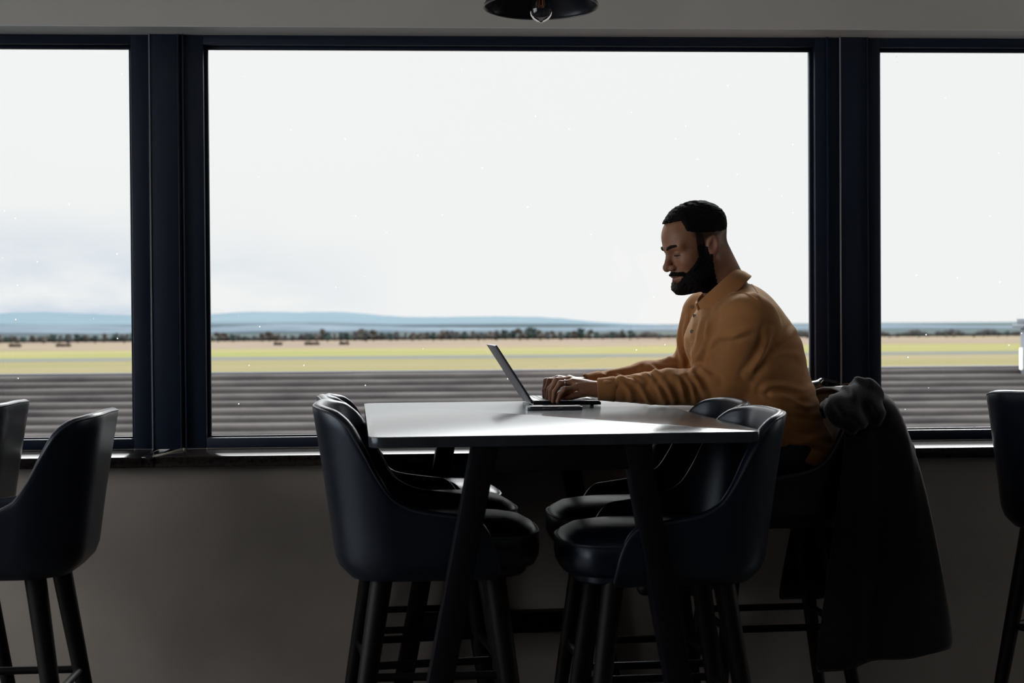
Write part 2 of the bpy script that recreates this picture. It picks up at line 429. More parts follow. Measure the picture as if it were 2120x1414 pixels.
# tree line at the far edge of the heath
tree_mats = [M_('bare_crown', (0.026, 0.027, 0.027), 0.9, var=0.4, vscale=0.6, spec=0.0), M_('brown_crown', (0.032, 0.029, 0.026), 0.9, var=0.4, vscale=0.6, spec=0.0), M_('evergreen_crown', (0.018, 0.025, 0.024), 0.9, var=0.4, vscale=0.6, spec=0.0)]
trunk_m = M_('bark', (0.020, 0.018, 0.015), 0.9, spec=0.0)
def make_tree(i):
    rnd = random.Random(40 + i)
    r = empty('field_tree')
    bm = bmesh.new()
    for k in range(9):
        a = rnd.uniform(0, 2 * PI); rr = rnd.uniform(0, 2.6); z = rnd.uniform(3.0, 8.2)
        w = rnd.uniform(1.2, 2.3) * (1.1 if z < 6 else 0.75)
        bmesh.ops.create_icosphere(bm, subdivisions=2, radius=w, matrix=Matrix.Translation((rr * math.cos(a), rr * math.sin(a), z)))
    for v in bm.verts: v.co += Vector((rnd.uniform(-.35, .35), rnd.uniform(-.35, .35), rnd.uniform(-.35, .35)))
    me = bpy.data.meshes.new('crown'); bm.to_mesh(me); bm.free()
    link('crown', me, tree_mats[i % 3], r, smooth=False)
    MB().tube([(0, 0, 0), (0.1, 0, 2.5), (0, 0.1, 5.5)], [0.5, 0.38, 0.2], n=6).build('trunk', trunk_m, r)
    return r
protos = [make_tree(i) for i in range(6)]
used = [0] * 6
tops = [(-40, 692), (60, 692), (150, 690), (270, 688), (420, 692), (460, 684), (520, 694), (560, 687), (610, 692), (640, 690), (672, 680), (695, 690), (735, 682), (765, 678), (800, 686), (880, 684), (950, 680), (1000, 684), (1040, 682), (1100, 676), (1130, 684), (1180, 682), (1215, 676), (1250, 690), (1299, 681), (1330, 692), (1400, 692), (1640, 690), (1800, 690), (1850, 688), (1950, 686), (2050, 686), (2160, 682)]
rt = random.Random(3)
px = -60.0; row_ = 0
while px < 2190:
    dense = 620 < px < 1240
    top = np.interp(px, [t[0] for t in tops], [t[1] for t in tops]) + rt.uniform(-2, 4)
    row_ = (row_ + 1) % 3; D = (815, 842, 869)[row_] + rt.uniform(-4, 4)
    c = U(px, 700, D)
    base_row = project((c.x, c.y, GZ))[1]
    h = max(3.0, (base_row - top) / FPX * D)
    if not (1420 < px < 1560):
        i = rt.randrange(6)
        o = protos[i] if not used[i] else copy_tree(protos[i])
        used[i] = 1
        o.location = (c.x, c.y, GZ + 0.2); o.rotation_euler = (0, 0, rt.uniform(0, 6.28))
        s = h / 9.6; o.scale = (s * rt.uniform(1.15, 1.6), s * rt.uniform(.8, 1.1), s)
        tag(o, 'dark blurred tree in the distant tree line below the pale hills', 'tree', 'trees in the distant tree line')
    px += rt.uniform(11, 18) if dense else rt.uniform(14, 24)
# hedge along the far edge of the heath
rings = []
for i in range(500):
    c = U(-80 + i * 4.6, 700, 893)
    h = 3.2 + 1.2 * math.sin(i * .37) + rt.uniform(-.5, .7)
    rings.append([(c.x, c.y - 1.5, GZ), (c.x, c.y - 1.3, GZ + h * .8), (c.x, c.y, GZ + h), (c.x, c.y + 1.3, GZ + h * .8), (c.x, c.y + 1.5, GZ)])
tag(MB().loft(rings).build('hedge', tree_mats[0], sharp=None), 'long dark hedge running behind the trees at the far edge of the heath', 'hedge')
# loose scrub in front of the tree line
scrub_m = M_('scrub', (0.035, 0.028, 0.022), 0.9, spec=0.0)
first = None
for px, w in ((645, 12), (712, 8), (575, 7), (30, 10), (130, 12)):
    c = U(px, 712, 690)
    if first is None:
        bm = bmesh.new()
        for k in range(5):
            bmesh.ops.create_icosphere(bm, subdivisions=2, radius=rt.uniform(.8, 1.3), matrix=Matrix.Translation((rt.uniform(-2, 2), rt.uniform(-1, 1), 0.7)))
        for v in bm.verts: v.co += Vector((rt.uniform(-.2, .2), rt.uniform(-.2, .2), rt.uniform(-.2, .2)))
        me = bpy.data.meshes.new('scrub_bush'); bm.to_mesh(me); bm.free()
        o = first = link('scrub_bush', me, scrub_m, smooth=False)
    else:
        o = first.copy(); COL.objects.link(o)
    o.location = (c.x, c.y, GZ + 0.2); s = w / 9; o.scale = (s, s, 1.0)
    tag(o, 'low brown scrub bush on the tan heath before the tree line', 'bush', 'scrub bushes on the heath')

# neighbouring low roof of horizontal ribbed sheets
RY, RZ, SLOPE = 20.0, 0.587, 0.2126
roof = empty('sheet_roof', (0, 15, GZ)); tag(roof, 'grey brown ribbed roof just below the windows', 'roof')
rm = band_mat('weathered_sheet', [(0.0231, 0.0213, 0.0222), (0.0347, 0.0324, 0.0324), (0.0439, 0.0416, 0.0398)], (0.9, 1.5, 1), 0.75)
prof = []
pitch = 0.345
n = 29
for k in range(n):
    for a, q in ((0.0, 0.0), (0.05, 0.012), (0.3, 0.036), (0.6, 0.062), (0.82, 0.076), (0.93, 0.072), (0.98, 0.060), (1.0, 0.04)):
        prof.append((RY - (k + a) * pitch, RZ - (k + a) * pitch * SLOPE + q))
prof = prof[::-1]
xs = [-14 + i * 0.7 for i in range(49)]
rr_ = random.Random(5)
rings = []
for x in xs:
    w = rr_.uniform(-.006, .006)
    rings.append([(x, y - 15, z - GZ + w * math.sin(y * 9 + x)) for y, z in prof])
mb = MB(); mb.loft(rings, cap0=False, cap1=False, closed_u=False)
so = mb.build('roof_slope', rm, roof, sharp=30)
sm = so.modifiers.new('thickness', 'SOLIDIFY'); sm.thickness = 0.02; sm.offset = -1
MB().box((-14, RY - 0.10 - 15, RZ - GZ - 0.01), (20, RY + 0.12 - 15, RZ - GZ + 0.045), bevel=0.015).build('ridge_cap', M_('ridge_flashing', (0.045, 0.045, 0.05), 0.8, spec=0.1), roof)
mb = MB(); ye = RY - n * pitch
mb.box((-14, RY + 0.1 - 15, 0), (20, RY + 6 - 15, RZ - GZ - 0.6)); mb.box((-14, ye + 0.3 - 15, 0), (20, RY - 15, RZ - n * pitch * SLOPE - GZ - 0.2))
mb.build('wall', M_('render_wall', (0.3, 0.29, 0.27), 0.9), roof)
MB().box((-14, ye - 0.16 - 15, RZ - n * pitch * SLOPE - GZ - 0.12), (20, ye + 0.02 - 15, RZ - n * pitch * SLOPE - GZ - 0.02), bevel=0.03).build('gutter', M_('gutter_grey', (0.15, 0.15, 0.16), 0.6), roof)

# flue standing on the ridge at the edge of the view
c = U(2137, 760, 20.0)
ch = empty('flue', (c.x, c.y, RZ)); tag(ch, 'grey flue with a stepped cap rising from the roof ridge', 'flue')
MB().box((-0.12, -0.12, -0.1), (0.13, 0.12, 0.60), bevel=0.01).build('shaft', M_('flue_grey', (0.080, 0.090, 0.110), 0.6), ch)
MB().box((-0.21, -0.2, 0.585), (0.21, 0.2, 0.635), bevel=0.008).box((-0.16, -0.15, 0.635), (0.16, 0.15, 0.72), bevel=0.008).build('cap', M_('flue_cap', (0.050, 0.060, 0.075), 0.6), ch)
MB().tube([(-0.145, 0.02, 0.0), (-0.145, 0.02, 0.30)], 0.025, n=10).build('white_pipe', MT['white'], ch)

# ================================================================== TABLE (bar height)
TZ = 1.02
TA = R(3.2)
tbl = empty('bar_table', (0.275, 4.05, 0), TA)
tag(tbl, 'long dark grey bar table with rounded corners and slanted black legs under the window', 'table')
TWX, TL0, TL1 = 0.468, -0.735, 0.70
def rrect(x0, y0, x1, y1, r, n=8):
    pts = []
    for cx, cy, a0 in ((x1 - r, y1 - r, 0), (x0 + r, y1 - r, 90), (x0 + r, y0 + r, 180), (x1 - r, y0 + r, 270)):
        for k in range(n + 1):
            a = R(a0 + 90 * k / n); pts.append((cx + r * math.cos(a), cy + r * math.sin(a)))
    return pts
MB().prism(rrect(-TWX, TL0, TWX, TL1, 0.035), TZ - 0.026, TZ, bevel=0.0025).build('tabletop', MT['table'], tbl)
def slat(mb, p0, p1, w, t):
    """leg of flat bar: p0 top, p1 foot, w across x, t across y"""
    vs = []
    for p in (p0, p1):
        for sx, sy in ((-1, -1), (1, -1), (1, 1), (-1, 1)):
            vs.append(mb.bm.verts.new((p[0] + sx * w / 2, p[1] + sy * t / 2, p[2])))
    for f in ((0, 1, 2, 3), (7, 6, 5, 4), (0, 4, 5, 1), (1, 5, 6, 2), (2, 6, 7, 3), (3, 7, 4, 0)):
        mb.bm.faces.new([vs[i] for i in f])
    ed = list({e for v in vs for e in v.link_edges})
    bmesh.ops.bevel(mb.bm, geom=ed, offset=0.003, segments=2, profile=0.5, affect='EDGES')
ZT = TZ - 0.026
for yy in (-0.70, 0.668):
    for sx in (-1, 1):
        mb = MB()
        ox = -0.018 if yy < 0 else 0.0
        slat(mb, (sx * 0.18 + ox, yy, ZT), (sx * 0.365 + ox * 1.5, yy, 0.0), 0.06, 0.06); mb.build('leg', MT['black_metal'], tbl)
    MB().box((-0.20, yy - 0.028, ZT - 0.060), (0.20, yy + 0.028, ZT), bevel=0.003).build('apron', MT['black_metal'], tbl)
    if yy > 0:
        MB().box((-0.325, yy - 0.03, 0.255), (0.325, yy + 0.03, 0.322), bevel=0.003).build('stretcher', MT['black_metal'], tbl)
MB().box((-0.03, -0.66, ZT - 0.05), (0.03, 0.61, ZT), bevel=0.003).build('beam', MT['black_metal'], tbl)

# ------------------------------------------------------------------ laptop
lp = empty('laptop', (0.0, 0.0, 0.0)); tag(lp, 'open grey laptop under the typing hands on the bar table', 'laptop')
# local frame: -x towards the lid, +x towards the typist, y along the hinge
LW_, LD_ = 0.315, 0.215
hn = U(1104, 841, 4.47); hf = U(1082, 831, 4.78)
ang = math.atan2(hf.y - hn.y, hf.x - hn.x) - PI / 2
lp.location = ((hn.x + hf.x) / 2, (hn.y + hf.y) / 2, TZ); lp.rotation_euler = (0, 0, ang)
base_pts = [(0.0, 0.003), (LD_, 0.0025), (LD_, 0.010), (LD_ - 0.004, 0.0135), (0.0, 0.0165)]
mb = MB(); mb.loft([[(x, s * LW_ / 2, z) for x, z in base_pts] for s in (-1, 1)]); mb.build('base', MT['laptop_dark'], lp)
mb = MB(); mb.loft([[(0.004, s * (LW_ / 2 - .002), 0.0168), (LD_ - 0.006, s * (LW_ / 2 - .002), 0.0137), (LD_ - 0.006, s * (LW_ / 2 - .002), 0.0147), (0.004, s * (LW_ / 2 - .002), 0.0178)] for s in (-1, 1)]); deck = mb.build('deck', MT['laptop'], lp)
def deck_z(x): return 0.0178 + (x - 0.004) / (LD_ - 0.01) * (0.0147 - 0.0178)
kid = 0
for r in range(5):
    for c in range(13):
        x0 = 0.022 + r * 0.0185; y0 = -0.137 + c * 0.0212
        if r == 4 and 3 <= c <= 7:
            if c > 3: continue
            w = 0.0212 * 5 - .003
        else: w = 0.0182
        MB().box((x0, y0, deck_z(x0 + .008) - .0005), (x0 + 0.0155, y0 + w, deck_z(x0 + .008) + 0.0014), bevel=0.0006, seg=1).build('key', MT['key'], deck, smooth=False)
mb = MB(); mb.box((0.128, -0.052, deck_z(.16) - .0012), (0.196, 0.052, deck_z(.16) + 0.0006), bevel=0.0004); mb.build('trackpad', MT['clear_case'], deck)
# lid, leaning back
lid = empty('lid'); lid.parent = lp; lid.location = (-0.001, 0, 0.0165); lid.rotation_euler = (0, R(-32.5), 0)
bpy.data.objects.remove(lid)
LM = Matrix.Translation((-0.001, 0, 0.014)) @ Matrix.Rotation(R(-32.5), 4, 'Y')
mb = MB(); mb.box((-0.0060, -LW_ / 2, 0.0), (0.0, LW_ / 2, 0.213), bevel=0.0018, M=LM); lid = mb.build('lid', MT['laptop'], lp)
mb = MB(); mb.box((-0.0006, -LW_ / 2 + .001, 0.003), (0.0012, LW_ / 2 - .001, 0.211), bevel=0.0005, M=LM); mb.build('bezel', MT['laptop_dark'], lid)
mb = MB(); mb.box((0.0011, -LW_ / 2 + .008, 0.016), (0.0015, LW_ / 2 - .008, 0.203), M=LM); mb.build('screen', MT['screen'], lid)
mb = MB(); mb.tube([(0.0, -0.13, 0.012), (0.0, 0.13, 0.012)], 0.0055, n=10); mb.build('hinge', MT['laptop_dark'], lp)
for sx in (0.02, LD_ - 0.03):
    for sy in (-1, 1):
        MB().box((sx, sy * 0.13 - .008, 0), (sx + .01, sy * 0.13 + .008, 0.0035)).build('foot', MT['laptop_dark'], lp)

# ------------------------------------------------------------------ phone
pc = U(1147, 850, 4.29)
ph = empty('phone', (pc.x, pc.y, TZ), R(1.5)); tag(ph, 'dark phone in a clear case lying beside the laptop', 'phone')
MB().prism(rrect(-0.083, -0.04, 0.083, 0.04, 0.012), 0.0, 0.0105, bevel=0.002).build('case', MT['clear_case'], ph)
MB().prism(rrect(-0.080, -0.037, 0.080, 0.037, 0.010), 0.0100, 0.0122, bevel=0.0008).build('display', MT['phone'], ph)
MB().box((-0.04, -0.0415, 0.004), (-0.015, -0.0395, 0.0075), bevel=0.0005).build('side_button', MT['chrome'], ph)
MB().box((0.005, -0.0415, 0.004), (0.022, -0.0395, 0.0075), bevel=0.0005).build('side_button', MT['chrome'], ph)

# ------------------------------------------------------------------ pendant lamp
MT['rim'] = M_('grey_rim_metal', (0.22, 0.21, 0.20), 0.35, metal=0.8)  # lighter grey metal for the tube round the shade's edge
MT['shade'] = M_('shade_enamel', (0.006, 0.007, 0.016), 0.3, spec=0.5)
pl = U(1120, 15, 4.0)
lampo = empty('pendant_lamp', (pl.x, pl.y, pl.z)); tag(lampo, 'black metal pendant lamp with a clear filament bulb above the bar table', 'lamp')
outer = [(0.160, 0.0), (0.163, 0.004), (0.160, 0.009), (0.152, 0.022), (0.128, 0.062), (0.098, 0.098), (0.062, 0.122), (0.040, 0.130), (0.034, 0.14), (0.034, 0.19), (0.02, 0.205), (0.006, 0.21)]
inner = [(r - 0.003 if r > .04 else max(r - .004, 0.003), z - 0.002) for r, z in outer][::-1]
prof_ = outer + inner[:-2] + [(0.1575, 0.002)]
sh = MB(); sh.loft([[(r * math.cos(2 * PI * k / 72), r * math.sin(2 * PI * k / 72), z) for k in range(72)] for r, z in prof_ + prof_[:1]], cap0=False, cap1=False)
bmesh.ops.remove_doubles(sh.bm, verts=sh.bm.verts, dist=1e-6)
sh.build('lamp_shade', MT['shade'], lampo, sharp=50)
MB().tube([(0.1612 * math.cos(2 * PI * k / 72), 0.1612 * math.sin(2 * PI * k / 72), 0.0005) for k in range(72)], 0.0022, n=8, closed=True).build('rim', MT['rim'], lampo)
MB().lathe([(0.004, 0.205), (0.004, ZC - pl.z - 0.02)], n=10).build('cord', MT['black_wood'], lampo)
MB().lathe([(0.001, ZC - pl.z), (0.05, ZC - pl.z), (0.05, ZC - pl.z - 0.02), (0.012, ZC - pl.z - 0.03), (0.001, ZC - pl.z - 0.03)], n=32).build('ceiling_rose', MT['black_metal'], lampo)
MB().lathe([(0.001, 0.095), (0.019, 0.095), (0.019, 0.135), (0.001, 0.135)], n=24).build('socket', MT['black_wood'], lampo)
bo = [(0.0012, -0.0455), (0.0040, -0.0440), (0.0075, -0.0410), (0.014, -0.0385), (0.0225, -0.0325), (0.0285, -0.0235), (0.0315, -0.012), (0.0320, -0.002), (0.0308, 0.012), (0.0275, 0.032), (0.0225, 0.055), (0.0170, 0.078), (0.0138, 0.098)]
bi = [(max(r - 0.0011, 0.0004), z + (0.0012 if z < -.02 else 0)) for r, z in bo][::-1]
bulb = MB().lathe(bo + bi, n=48).build('bulb', MT['bulb'], lampo, sharp=None)
MB().tube([(0, 0, 0.095), (0, 0, 0.04), (0, 0, 0.004)], [0.007, 0.004, 0.0025], n=10).build('glass_stem', MT['bulb'], bulb)
for k in range(6):
    a = k * PI / 3
    MB().tube([(0.004 * math.cos(a), 0.004 * math.sin(a), 0.06), (0.011 * math.cos(a), 0.011 * math.sin(a), 0.006), (0.006 * math.cos(a + .5), 0.006 * math.sin(a + .5), -0.002)], 0.0007, n=6).build('filament', MT['copper'], bulb)

# ================================================================== BAR STOOLS
def smooth_interp(x, xs, ys):
    """monotone cubic through the points"""
    n = len(xs)
    d = [(ys[i + 1] - ys[i]) / (xs[i + 1] - xs[i]) for i in range(n - 1)]
    m = [d[0]] + [0 if d[i - 1] * d[i] <= 0 else 2 * d[i - 1] * d[i] / (d[i - 1] + d[i]) for i in range(1, n - 1)] + [d[-1]]
    x = min(max(x, xs[0]), xs[-1])
    for i in range(n - 1):
        if x <= xs[i + 1]:
            h = xs[i + 1] - xs[i]; t = (x - xs[i]) / h
            return (2 * t ** 3 - 3 * t ** 2 + 1) * ys[i] + (t ** 3 - 2 * t ** 2 + t) * h * m[i] + (-2 * t ** 3 + 3 * t ** 2) * ys[i + 1] + (t ** 3 - t ** 2) * h * m[i + 1]
SW, SB, SR, SA = 0.235, -0.235, 0.16, 0.188     # half width, back x, corner radius, arm end x
FLAT = SW - SR; ARC = SR * PI / 2; SIDE = SA - (SB + SR)
LTOT = FLAT + ARC + SIDE
def plan(l):
    """point and outward normal of the shell's plan at signed path distance l from the back's centre"""
    s = 1 if l >= 0 else -1; a = abs(l)
    if a <= FLAT: return Vector((SB, -s * a, 0)), Vector((-1, 0, 0))
    if a <= FLAT + ARC:
        t = (a - FLAT) / SR
        n = Vector((-math.cos(t), -s * math.sin(t), 0))
        return Vector((SB + SR, -s * FLAT, 0)) + n * SR, n
    return Vector((SB + SR + a - FLAT - ARC, -s * SW, 0)), Vector((0, -s, 0))
HB = 0.650
def rim_h(l):
    a = abs(l)
    h = smooth_interp(a, [0, 0.10, 0.175, 0.215, 0.25, 0.285, 0.325, 0.38, 0.46, LTOT], [1.072, 1.070, 1.060, 1.035, 0.975, 0.905, 0.853, 0.828, 0.815, 0.800])
    e = LTOT - a
    if e < 0.075:                      # rounded front end of the arm
        t = e / 0.075
        h = 0.665 + (h - 0.665) * math.sqrt(max(0, 1 - (1 - t) ** 2))
    return h
def lean(n, z):
    """the back leans outward as it rises; the lower edge tucks in"""
    t = max(0.0, (z - 0.70) / 0.37)
    b = max(0.0, -n.x)
    o = 0.055 * b * t ** 1.15 + 0.012 * t * abs(n.y)
    if z < 0.73: o -= 0.042 * ((0.73 - z) / 0.08) ** 2.8
    return o
def shell_rings():
    rings = []; N = 120
    for i in range(N + 1):
        # denser toward the arm ends
        u = -1 + 2 * i / N
        l = LTOT * math.copysign(1 - (1 - abs(u)) ** 1.35, u) if abs(u) > 0 else 0
        p, n = plan(l); h = max(rim_h(l), 0.668)
        th_b, th_t = 0.040, 0.030
        ring = []
        K = 14
        for k in range(K + 1):
            z = HB + (h - 0.012 - HB) * k / K
            ring.append(p + n * lean(n, z) + Vector((0, 0, z)))
        zt = h - 0.012; o = lean(n, zt)
        for k in range(1, 6):
            a = PI * k / 6
            ring.append(p + n * (o - th_t / 2 + th_t / 2 * math.cos(a)) + Vector((0, 0, zt + 0.013 * math.sin(a))))
        for k in range(K + 1):
            t = k / K; z = zt + (HB + 0.03 - zt) * t
            th = th_t + (th_b - th_t) * t
            ring.append(p + n * (lean(n, max(z, 0.72)) - th) + Vector((0, 0, z)))
        rings.append(ring)
    return rings
def seat_outline(inset=0.0, n=72, fx=0.305):
    """closed plan of the cushion: rounded D, wider in front of the arms"""
    pts = []
    for k in range(n):
        a = 2 * PI * k / n
        c, s = math.cos(a), math.sin(a)
        e = 2.0 / 3.1
        x = math.copysign(abs(c) ** e, c); y = math.copysign(abs(s) ** e, s)
        X = 0.055 + x * (fx - 0.055 - inset) if x >= 0 else 0.055 + x * (0.245 - inset)
        w = 0.192 + 0.016 * max(0, min(1, (X - 0.19) / 0.05))
        pts.append((X, y * (w - inset)))
    return pts
def make_stool():
    t = empty('bar_stool')
    mb = MB(); mb.loft(shell_rings()); shell = mb.build('backrest_shell', MT['leather'], t, sharp=60)
    # piping along the rim, on the outer edge
    pts = []
    for i in range(121):
        u = -1 + 2 * i / 120
        l = LTOT * math.copysign(1 - (1 - abs(u)) ** 1.35, u)
        p, n = plan(l); z = max(rim_h(l), 0.668) - 0.008
        pts.append(p + n * (lean(n, z) - 0.003) + Vector((0, 0, z + 0.001)))
    MB().tube(pts, 0.0032, n=8).build('rim_piping', MT['leather_seam'], shell)
    # cushion
    prof = [(0.030, 0.668), (0.010, 0.672), (0.0, 0.690), (-0.003, 0.715), (0.0, 0.742), (0.012, 0.760), (0.040, 0.775), (0.085, 0.785), (0.13, 0.788), (0.17, 0.789)]
    rings = [[(x, y, z) for x, y in seat_outline(i)] for i, z in prof]
    seat = MB().loft(rings).build('seat', MT['leather'], t, sharp=None)
    MB().tube([(x, y, 0.748) for x, y in seat_outline(0.001)], 0.0038, n=8, closed=True).build('seat_piping', MT['leather_seam'], seat)
    # seat pan
    MB().loft([[(x, y, z) for x, y in seat_outline(i, fx=0.29)] for i, z in ((0.05, 0.646), (0.025, 0.649), (0.018, 0.655), (0.018, 0.668))]).build('seat_pan', MT['leather'], t)
    legs = []
    for sx, sy in ((-1, -1), (-1, 1), (1, -1), (1, 1)):
        top = Vector((0.035 + sx * 0.145, sy * 0.135, 0.655)); bot = Vector((0.03 + sx * 0.245, sy * 0.205, 0.0))
        lg = MB().tube([top, bot], [0.029, 0.019], n=16).build('leg', MT['black_wood'], t)
        MB().tube([bot + Vector((0, 0, 0.004)), bot], [0.0205, 0.0205], n=14).build('foot_glide', MT['black_metal'], lg)
        legs.append((top, bot))
    def at(k, z):
        a, b = legs[k]; f = (a.z - z) / (a.z - b.z); return a + (b - a) * f
    for z, pairs in ((0.34, ((0, 1), (2, 3), (0, 2), (1, 3))),):
        for i, j in pairs:
            MB().tube([at(i, z), at(j, z)], 0.011, n=12).build('footrest', MT['black_metal'], t)
    return t
def stool_at(o, px, d, rz, label, group='black leather bar stools', sz=1.0):
    c = U(px, 900, d)
    o.location = (c.x, c.y, 0); o.rotation_euler = (0, 0, R(rz)); o.scale = (0.945, 0.945, sz)
    tag(o, label, 'bar stool', group)
    return o
stool0 = make_stool()
STOOLS = [
    (1386, 3.605, 183, 0.992, "black leather bar stool nearest the camera on the typing man's side of the table"),
    (1341, 4.075, 183, .99, 'black leather bar stool between the nearest stool and the seated man'),
    (1612, 4.52, 183, 1.0, 'black leather bar stool the man sits on, a dark coat over its back'),
    (876, 3.605, 1, 1.016, 'black leather bar stool nearest the camera, tucked in facing the typing man'),
    (858, 4.077, 8, 1.008, 'black leather bar stool behind the near one, facing the typing man, second of its side'),
    (848, 4.55, 4, 0.988, 'black leather bar stool third of its side, mostly hidden, closest to the window'),
    (12, 3.74, 181, 0.99, 'black leather bar stool cut by the left edge, lower of the two backs'),
    (-152, 4.22, 179, 0.99, 'black leather bar stool at the left edge, farther back, mostly out of frame'),
    (2252, 4.32, 28, 1.0, 'black leather bar stool at the right edge, seen from behind'),
]
SEATS = []
for i, (px, d, rz, sz, lab) in enumerate(STOOLS):
    o = stool0 if i == 0 else copy_tree(stool0)
    SEATS.append(stool_at(o, px, d, rz, lab, sz=sz))

# ================================================================== PERSON
# ---- distance-field modelling: smooth unions of tapered capsules and ellipsoids, meshed with surface nets
def smin(a, b, k):
    h = np.clip(0.5 + 0.5 * (b - a) / k, 0, 1)
    return b + (a - b) * h - k * h * (1 - h)
def smax(a, b, k): return -smin(-a, -b, k)
class Grid:
    def __init__(s, lo, hi, h):
        s.lo = np.array(lo, np.float32); s.h = h
        s.n = np.ceil((np.array(hi) - s.lo) / h).astype(int) + 1
        ax = [s.lo[i] + h * np.arange(s.n[i], dtype=np.float32) for i in range(3)]
        s.P = np.stack(np.meshgrid(*ax, indexing='ij'), -1)
def v3(p): return np.array(p, np.float32)
def rcone(P, a, b, ra, rb, sy=None):
    a, b = v3(a), v3(b)
    if sy is not None:               # widen across local y about the axis
        P = P.copy(); my = (a[1] + b[1]) / 2; P[..., 1] = my + (P[..., 1] - my) * sy
    d = b - a; l2 = float(d @ d) + 1e-9
    t = np.clip(((P - a) @ d) / l2, 0, 1)
    q = P - a - t[..., None] * d
    return np.sqrt((q * q).sum(-1)) - (ra + (rb - ra) * t)
def ball(P, c, r):
    q = P - v3(c); return np.sqrt((q * q).sum(-1)) - r
def ellip(P, c, r, rot=None):
    q = P - v3(c)
    if rot is not None: q = q @ np.array(rot, np.float32)
    r = v3(r)
    k0 = np.sqrt(((q / r) ** 2).sum(-1)); k1 = np.sqrt(((q / (r * r)) ** 2).sum(-1)) + 1e-6
    return k0 * (k0 - 1.0) / k1
def surface_nets(F, g):
    S = F < 0
    n = F.shape
    c = np.zeros((n[0] - 1, n[1] - 1, n[2] - 1), np.uint8)
    sl = lambda d, m: slice(d, m - 1 + d)
    for dx in (0, 1):
        for dy in (0, 1):
            for dz in (0, 1): c += S[sl(dx, n[0]), sl(dy, n[1]), sl(dz, n[2])]
    act = (c > 0) & (c < 8)
    I = np.argwhere(act)
    acc = np.zeros((len(I), 3), np.float64); cnt = np.zeros(len(I))
    corners = [(x, y, z) for x in (0, 1) for y in (0, 1) for z in (0, 1)]
    for a in corners:
        for ax in range(3):
            if a[ax]: continue
            b = list(a); b[ax] = 1
            fa = F[I[:, 0] + a[0], I[:, 1] + a[1], I[:, 2] + a[2]]; fb = F[I[:, 0] + b[0], I[:, 1] + b[1], I[:, 2] + b[2]]
            m = (fa < 0) != (fb < 0)
            t = np.where(m, fa / np.where(m, fa - fb, 1), 0)
            p = np.array(a, float)[None] + 0 * acc; p[:, ax] += t
            acc += p * m[:, None]; cnt += m
    V = g.lo + g.h * (I + acc / cnt[:, None])
    idx = -np.ones(act.shape, np.int64); idx[tuple(I.T)] = np.arange(len(I))
    faces = []
    for ax in range(3):
        o = [i for i in range(3) if i != ax]
        s0 = [slice(None)] * 3; s1 = [slice(None)] * 3
        s0[ax] = slice(0, n[ax] - 1); s1[ax] = slice(1, n[ax])
        E0 = S[tuple(s0)]; E1 = S[tuple(s1)]
        e = np.argwhere(E0 != E1)
        e = e[(e[:, o[0]] > 0) & (e[:, o[1]] > 0) & (e[:, o[0]] < n[o[0]] - 1) & (e[:, o[1]] < n[o[1]] - 1)]
        flip = E0[tuple(e.T)]
        if ax == 1: flip = ~flip
        q = []
        for du, dv in ((-1, -1), (0, -1), (0, 0), (-1, 0)):
            k = e.copy(); k[:, o[0]] += du; k[:, o[1]] += dv
            q.append(idx[tuple(k.T)])
        q = np.stack(q, 1); q[~flip] = q[~flip][:, ::-1]
        faces.append(q)
    return V, np.concatenate(faces)
def mesh_np(name, V, Fc):
    me = bpy.data.meshes.new(name)
    me.vertices.add(len(V)); me.vertices.foreach_set('co', np.asarray(V, np.float32).ravel())
    me.loops.add(Fc.size); me.loops.foreach_set('vertex_index', Fc.astype(np.int32).ravel())
    me.polygons.add(len(Fc)); me.polygons.foreach_set('loop_start', np.arange(0, Fc.size, Fc.shape[1], dtype=np.int32)); 
    me.update(calc_edges=True); me.validate(); return me
def vnormals(V, Fc):
    a, b, c, d = (V[Fc[:, i]] for i in range(4))
    nf = np.cross(c - a, d - b); N = np.zeros_like(V)
    for i in range(4): np.add.at(N, Fc[:, i], nf)
    return N / (np.linalg.norm(N, axis=1, keepdims=True) + 1e-12)
def relax(V, Fc, it=2, lam=0.5):
    E = np.concatenate([Fc[:, [0, 1]], Fc[:, [1, 2]], Fc[:, [2, 3]], Fc[:, [3, 0]]])
    for _ in range(it):
        A = np.zeros_like(V); C = np.zeros(len(V))
        np.add.at(A, E[:, 0], V[E[:, 1]]); np.add.at(A, E[:, 1], V[E[:, 0]]); np.add.at(C, E[:, 0], 1); np.add.at(C, E[:, 1], 1)
        V = V + lam * (A / np.maximum(C, 1)[:, None] - V)
    return V

PYAW = R(-3.15)
PO = U(1625, 900, 4.52); PO.z = 0.0
man = empty('person', PO, PYAW)
tag(man, 'bearded person in a tan knitted polo jumper typing at the bar table', 'person')
PR = Matrix.Rotation(-PYAW, 3, 'Z')
def L(px, py, d): return np.array(PR @ (U(px, py, d) - PO))
def to_px(V):
    """photo pixels of local points (array)"""
    Rz = np.array(Matrix.Rotation(PYAW, 3, 'Z')); Wd = V @ Rz.T + np.array(PO)
    q = (Wd - np.array([0, 0, CAM_H])) @ np.array(CAM_R)
    return np.stack([1060 - FPX * q[:, 0] / q[:, 2], 707 + FPX * q[:, 1] / q[:, 2]], 1)
CAML = np.array(PR @ (Vector((0, 0, CAM_H)) - PO))

DM = 4.54                         # distance of the body's middle plane
